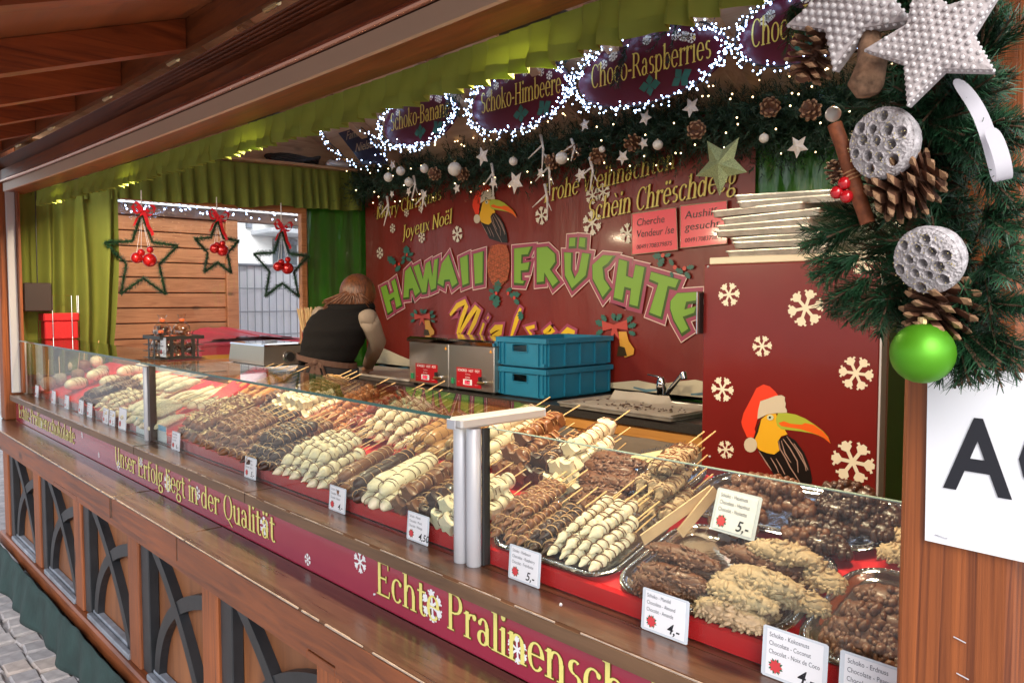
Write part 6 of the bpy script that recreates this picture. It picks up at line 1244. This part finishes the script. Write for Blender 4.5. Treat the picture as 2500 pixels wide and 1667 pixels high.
# pearl stars
def pearlstar(c, r, rot, N, label, rows, pr, k):
    t = thing('pearl_star', label, 'ornament', c, 'pearl stars'); N = N.normalized(); X = Vector((0, 0, 1)).cross(N).normalized()*-1; X = N.cross(Vector((0, 0, 1))).normalized(); Zv = X.cross(N).normalized(); Zv = Zv if Zv.z > 0 else -Zv
    st = star5(r, k, 5, rot); f3 = lambda a, b, e: c+X*a+Zv*b+N*e
    mbb = MB().loft([[f3(a, b, -.012) for a, b in st], [f3(a*1.02, b*1.02, -.004) for a, b in st], [f3(a, b, .004) for a, b in st]], cap=False); o_ = len(mbb.v); mbb.add([f3(0, 0, .010)]+[f3(a, b, .004) for a, b in st], [(0, 1+i, 1+(i+1) % 10) for i in range(10)]); mbb.add([f3(a, b, -.012) for a, b in st], [tuple(range(10))]); mbb.build('body', P('star_felt', (.52, .46, .46), .9, bump=.6, bs=300, bd=.002) if 'star_felt' not in bpy.data.materials else bpy.data.materials['star_felt'], t)
    def inside(x, y):
        c_ = False
        for (xi, yi), (xj, yj) in zip(st, st[-1:]+st[:-1]):
            if (yi > y) != (yj > y) and x < (xj-xi)*(y-yi)/(yj-yi)+xi: c_ = not c_
        return c_
    pb = MB(); s_ = 2*r/rows; ca, sa = math.cos(.35), math.sin(.35)
    for i in range(-rows, rows):
        for j in range(-rows, rows):
            x = (i+(j % 2)*.5)*s_; y = j*s_*.86; x, y = x*ca-y*sa, x*sa+y*ca
            if inside(x*1.03, y*1.03): q = math.hypot(x, y)/r; pb.ball(f3(x, y, .010-.006*min(1, q*1.3)+pr*.35), pr, 7, 5)
    for (a, b), (a2, b2) in zip(st, st[1:]+st[:1]):
        L = math.hypot(a2-a, b2-b); n = int(L/(pr*2))
        for i in range(n): f = i/n; pb.ball(f3(a+(a2-a)*f, b+(b2-b)*f, 0), pr*.85, 6, 4)
    tag(pb.build('pearls', P('pearl', (.68, .64, .64), .14, coat=.6) if 'pearl' not in bpy.data.materials else bpy.data.materials['pearl'], t, smooth=True), None, None, kind='stuff'); return t
pearlstar(W3(2080, 8, .79), .065, .42, Vector((.05, -1, .1)), 'white star covered in large pearls at the head of the swag', 15, .0031, .50)
pearlstar(W3(2283, 98, .76), .058, .28, Vector((.15, -1, .05)), 'white star dotted with small pearls on the right of the swag', 16, .0022, .50)
# cones
cone(W3(1990, 130, .80), Vector((-.35, -.1, -1)), .026, .05, 'open pine cone under the pearl star', 'cones on the swag', 34); cone(W3(2215, 450, .80), Vector((-.9, -.3, -.55)), .031, .056, 'open pine cone below the upper lotus pod', 'cones on the swag', 44); cone(W3(2300, 745, .81), Vector((-.3, -.35, -.8)), .031, .054, 'open pine cone between lotus pod and green ball', 'cones on the swag', 44)
cone(W3(2043, 420, .80), Vector((-.1, -.3, 1)), .011, .022, 'tiny round cone beside the cinnamon stick', 'cones on the swag', 34)
# lotus pods
mPOD = P('lotus_pod', (.50, .46, .47), .8, var=.35, vs=160, bump=.9, bs=260, bd=.003); mPODG = P('pod_glitter', (.45, .36, .16), .4, .6, var=.6, vs=300)
def pod(c, r, N, label, seed):
    random.seed(seed); t = thing('lotus_pod', label, 'ornament', c, 'lotus pods'); N = N.normalized(); X = N.orthogonal().normalized(); Y = N.cross(X); hs = []
    for i_ in range(-4, 5):
        for j_ in range(-4, 5):
            x = (i_+.5*(j_ % 2))*.43*r+jit(.04*r); y = j_*.375*r+jit(.04*r)
            if math.hypot(x, y) < r*.80: hs.append((x, y, random.uniform(.135, .175)*r))
    n = 110
    def fn(s, tt):
        x, y = (s*2-1)*r*1.02, (tt*2-1)*r*1.02; m = max(abs(x), abs(y)); l = math.hypot(x, y)
        if l > 1e-9: x, y = x*m/l, y*m/l
        l = math.hypot(x, y); z = .004*(1-(l/r)**2)
        for hx_, hy_, hr in hs:
            d = math.hypot(x-hx_, y-hy_)/hr
            if d < 1.25: z += -.019*max(0, min(1, (1.0-d)/.22)) + (.0012 if d > .95 else 0)
        if l > r*.97: z -= .004
        return c+X*x+Y*y+N*(z+.0012*noise.noise(Vector((x*500, y*500, seed))))
    MB().grid(fn, n, n).build('face', mPOD, t, smooth=True, fix=False)
    MB().lathe([(r*1.015, -.004), (r*1.03, -.010), (r*.9, -.022), (r*.4, -.04), (.004, -.05)], 24, Matrix.Translation(c) @ Matrix((( X.x, Y.x, N.x, 0), (X.y, Y.y, N.y, 0), (X.z, Y.z, N.z, 0), (0, 0, 0, 1)))).build('cup', mPOD, t, smooth=True)
    g = MB()
    for k in range(90): a = random.uniform(0, 6.28); q = math.sqrt(random.random())*r*.95; g.ball(c+X*q*math.cos(a)+Y*q*math.sin(a)+N*.0045, .0006, 4, 3)
    tag(g.build('glitter', mPODG, t), None, None, kind='stuff')
pod(W3(2145, 350, .775), .0335, Vector((-.25, -1, -.05)), 'white lotus seed pod with gold glitter beside the cinnamon stick', 3); pod(W3(2258, 640, .775), .0312, Vector((-.2, -1, -.35)), 'white lotus seed pod with round holes above the green ball', 8)
a, b = W3(2038, 303, .79), W3(2118, 545, .80); cs = thing('cinnamon_stick', 'cinnamon stick tied to the swag', 'cinnamon', b); MB().tube([a.lerp(b, k/10)+Vector((jit(.0006), jit(.0006), 0)) for k in range(11)], .0072, 12).build('stick', P('cinnamon', (.24, .065, .022), .7, var=.35, vs=120, bump=.5, bs=150, bd=.002), cs, smooth=40)
m_ = a.lerp(b, .46); d = (b-a).normalized(); X = d.orthogonal().normalized(); Y = d.cross(X); MB().tube([m_+X*.0082*math.cos(k*.5)+Y*.0082*math.sin(k*.5)+d*.0003*k for k in range(38)], .0009, 5).build('thread', P('raffia', (.42, .20, .09), .8), cs)
for i, (u, v) in enumerate(((2062, 447), (2043, 470), (2067, 480))): o = MB().lathe(sph_profile(.0066), 14, Matrix.Translation(W3(u, v, .79))).build('red_berry', P('berry_red', (.55, .010, .016), .2, coat=.6) if i == 0 else bpy.data.materials['berry_red'], None, smooth=True, org=W3(u, v, .79)); tag(o, 'glossy red berry beside the cinnamon stick', 'berry', 'red berries'); MB().tube([W3(u, v, .79), W3(2085, 455, .80)], .0006, 4).build('stalk', mWIREB, o)
gb = MB().lathe(sph_profile(.0285), 40, Matrix.Translation(W3(2252, 862, .785))).build('green_bauble', P('bauble_green', (.10, .36, .012), .48, .5, coat=.05), None, smooth=True, org=W3(2252, 862, .785)); tag(gb, 'matt green ball hanging at the foot of the swag', 'bauble'); MB().lathe([(.005, .0275), (.005, .034)], 10, Matrix.Translation(W3(2252, 862, .785)), cap=True).build('cap', mBRASS, gb)
# bark piece, ribbon, white ball
wb = MB().tube([W3(2120, 90, .80), W3(2130, 150, .79), W3(2115, 205, .785), W3(2118, 232, .785)], [.010, .014, .017, .010], 12); wb.v = [q+noise.noise_vector(q*90)*.0025 for q in wb.v]; tag(wb.build('bark_piece', P('bark', (.30, .17, .10), .9, var=.6, vs=90, bump=.6, bs=150, bd=.002), None, smooth=True, org=W3(2115, 200, .785)), 'rounded piece of pale brown wood between the pearl stars', 'wood')
RB = [W3(u, v, y) for u, v, y in ((2330, 190, .80), (2380, 250, .79), (2410, 320, .785), (2430, 400, .785), (2440, 440, .785), (2455, 445, .78), (2450, 400, .77), (2435, 350, .775), (2415, 310, .78))]
mb = MB(); n = len(RB)
for k, p in enumerate(RB): mb.v += [p+Vector((-.006, 0, -.001)), p+Vector((.006, .002, .001))]
mb.f = [(2*i, 2*i+1, 2*i+3, 2*i+2) for i in range(n-1)]; rbn = mb.build('white_ribbon', P('ribbon_white', (.66, .64, .70), .4), None, smooth=True, fix=False, org=RB[4]); md = rbn.modifiers.new('s', 'SUBSURF'); md.levels = 2; md.render_levels = 2; tag(rbn, 'looped white satin ribbon on the right of the swag', 'ribbon')
bauble(ony(2034, 279, .9), .0088, mPEARL, 'cream felt ball above the cinnamon stick', None)
# ================================================================== the seller
PY = 2.45
def at(u, v, y=PY): return ony(u, v, y)
rtv = _rt.copy(); bk = Vector((-_fw.x, -_fw.y, 0)).normalized(); upv = Vector((0, 0, 1))
pe = at(798, 880, 2.34); ch = at(822, 800, 2.40); nk = at(848, 746, 2.50); hd = at(874, 721, 2.57)
person = thing('person', 'person in dark padded vest and apron bending over the back counter', 'person', (pe.x, pe.y, .13))
mSKIN = P('skin', (.42, .22, .14), .5); mVEST = P('vest_black', (.007, .006, .006), .9, spec=.15, bump=.4, bs=25, bd=.008); mHAIR = P('hair_auburn', (.115, .038, .013), .42, var=.6, vs=40, stretch=(3, 3, .6), bump=.6, bs=70, bd=.004); mSLE = P('sleeve_beige', (.24, .185, .14), .8, bump=.3, bs=25, bd=.006); mAPR = P('apron_brown', (.085, .040, .026), .8, bump=.2, bs=200); mAPD = P('apron_dark', (.014, .012, .014), .9, bump=.2, bs=120); mTRO = P('trousers_dark', (.02, .02, .026), .85)
def ringp(c, rx, ry, ax=None, n=18): return [c+rtv*rx*math.cos(a)+bk*ry*math.sin(a)+(ax*math.sin(a) if ax else Vector()) for a in [2*math.pi*k/n for k in range(n)]]
sL, sR = at(782, 770, 2.46), at(896, 776, 2.47); eL, eR = at(768, 835, 2.56), at(922, 836, 2.60); hL, hR = at(800, 905, 2.85), at(896, 898, 2.84)
body = MB(); body.loft([ringp(pe+upv*-.02, .13, .10), ringp(ch, .15, .11), ringp(ch.lerp(nk, .6), .15, .09), ringp(nk, .055, .055), ringp(hd-upv*.03, .055, .06)])
body.ball(hd, .1, 16, 12, (.82, .95, 1.12)); body.ball(hd-bk*.095-upv*.015, .016, 8, 6); body.ball(hd-bk*.06-upv*.075, .05, 10, 8)
for a, b, c in ((sL, eL, hL), (sR, eR, hR)):
    body.tube([a, b, c], [.036, .034, .026], 10); dirh = (c-b).normalized(); body.ball(c+dirh*.03, .036, 10, 8, (1, 1.1, .6))
    for k in range(4): f = c+dirh*.05+rtv*(.022-.0145*k); body.tube([f, f+dirh*.03-upv*.006, f+dirh*(.052+.006*(k in (1, 2)))-upv*.02], [.0088, .008, .0065], 7)
    f = c+dirh*.02+rtv*.036; body.tube([f-rtv*.01, f+dirh*.025+rtv*.012, f+dirh*.045+rtv*.010-upv*.01], [.010, .009, .007], 7)
for sgn in (-1, 1):
    hp = pe+rtv*.085*sgn-upv*.05; kn = Vector((hp.x, hp.y+.03, .60)); an = Vector((hp.x, hp.y, .20)); body.tube([hp, kn, an], [.085, .06, .042], 10); body.tube([an-upv*.01, an-bk*.16-upv*.035], [.042, .034], 8)
bo = body.build('body', mSKIN, person, smooth=True); 
remesh(bo, .011, 3)
for mm in (bo.data,): mm.polygons.foreach_set('use_smooth', [True]*len(mm.polygons))
def cloth(name, rings, mat, puff=None, cap=False):
    mb = MB(); out = []
    for i, r_ in enumerate(rings[:-1]):
        for k in range(6): f = k/6; out.append([(a.lerp(b, f)) for a, b in zip(r_, rings[i+1])])
    out.append(rings[-1])
    if puff:
        cc = [sum(r_, Vector())/len(r_) for r_ in out]; out = [[c+(p-c)*(1+puff*abs(math.sin(i*.72))+.02*noise.noise(p*9)) for p in r_] for i, (r_, c) in enumerate(zip(out, cc))]
    mb.loft(out, cap=cap); return mb.build(name, mat, person, smooth=True)
cloth('vest', [ringp(pe-upv*.01-rtv*.005, .160, .13, n=24), ringp(pe.lerp(ch, .45)+rtv*.004, .176, .145, n=24), ringp(ch+rtv*.008, .196, .155, n=24), ringp(ch.lerp(nk, .45)+rtv*.012, .200, .15, n=24), ringp(ch.lerp(nk, .80)+rtv*.012, .165, .13, n=24), ringp(nk+rtv*.005, .09, .09, n=24)], mVEST, .035, cap=True)
hood = MB(); hood.loft([[nk+rtv*.025-upv*.012+rtv*(.115+.035*math.cos(w))*math.cos(a)+bk*((.085+.035*math.cos(w))*math.sin(a)+.03)+upv*(.034*math.sin(w)-.012*math.sin(a)) for w in [2*math.pi*j/10 for j in range(10)]] for a in [2*math.pi*i/26 for i in range(27)]], cap=False); hood.build('collar', mVEST, person, smooth=True)
for nm, a, b, c in (('sleeve', sL, eL, hL), ('sleeve', sR, eR, hR)):
    mb = MB().ball(a-bk*.016, .054, 16, 10).tube([a-bk*.02, a.lerp(b, .30)-bk*.004, a.lerp(b, .75), b, b.lerp(c, .4), b.lerp(c, .85)], [.056, .058, .056, .052, .045, .036], 14); mb.v = [q_+noise.noise_vector(q_*17)*.012 for q_ in mb.v]; mb.build(nm, mSLE, person, smooth=True)
cloth('apron', [ringp(pe-upv*.02, .168, .138, n=24), ringp(pe-upv*.12-rtv*.01, .20, .15, n=24), ringp(pe-upv*.35-rtv*.01, .22, .165, n=24), ringp(pe-upv*.55-rtv*.01, .215, .165, n=24)], mAPD)
wb_ = MB(); wr = [pe+upv*(.0-.03*math.cos(a))+rtv*.172*math.cos(a)+bk*.142*math.sin(a) for a in [2*math.pi*k/30 for k in range(31)]]
wb_.loft([[p-upv*.016, p+upv*.016, p+upv*.016+(p-pe).normalized()*.004, p-upv*.016+(p-pe).normalized()*.004] for p in wr], cap=False); wb_.build('apron_tie', mAPR, person)
kn_ = pe+bk*.150-rtv*.03; bw = MB()
for sg, L, dz in ((-1, .07, -.10), (1, .06, -.11)):
    lp = [kn_, kn_+rtv*sg*L*.7-upv*.02+bk*.02, kn_+rtv*sg*L+upv*dz*.8, kn_+rtv*sg*L*.5+upv*dz*1.05+bk*.012, kn_+bk*.006]
    bw.loft([[p-rtv*.004+upv*.012, p+rtv*.004+upv*.012, p+rtv*.004-upv*.012, p-rtv*.004-upv*.012] for p in lp])
    tl = [kn_, kn_+rtv*sg*.03-upv*.10+bk*.02, kn_+rtv*sg*.035-upv*.24+bk*.02]; bw.loft([[p-rtv*.016, p+rtv*.016, p+rtv*.016+bk*.003, p-rtv*.016+bk*.003] for p in tl])
bw.ball(kn_, .018, 8, 6); bw.build('apron_bow', mAPR, person, smooth=40)
for sgn in (-1, 1):
    hp = pe+rtv*.085*sgn-upv*.05; kn = Vector((hp.x, hp.y+.03, .60)); an = Vector((hp.x, hp.y, .22)); MB().tube([hp, kn, an], [.102, .078, .062], 12).build('trouser_leg', mTRO, person, smooth=True); MB().tube([Vector((an.x, an.y, .17))+bk*.05, Vector((an.x, an.y, .17))-bk*.08, Vector((an.x, an.y, .16))-bk*.19], [.042, .046, .036], 10, flat=.85).build('shoe', mBLKP, person, smooth=True)
ha = MB().ball(hd+bk*.012+upv*.012, .112, 18, 12, (.98, .98, 1.08)); ha.v = [q_ for q_ in ha.v]
kt = hd+bk*.085+upv*.04
for k in range(260):      # loose hair gathered to the back and falling over the collar
    a = random.uniform(-1.5, 1.5); s0 = hd+rtv*.09*math.sin(a)+upv*(.10*math.cos(a))+bk*.03; e = hd+bk*(.10+random.uniform(0, .04))+rtv*(-.15+random.uniform(-.04, .25))-upv*random.uniform(.03, .10)
    ha.tube([s0, s0.lerp(kt, .5)+bk*.035, kt+rtv*jit(.03), kt.lerp(e, .5)+bk*.012, e], [.005, .007, .0065, .0055, .002], 5)
ha.build('hair', mHAIR, person, smooth=True, fix=True)
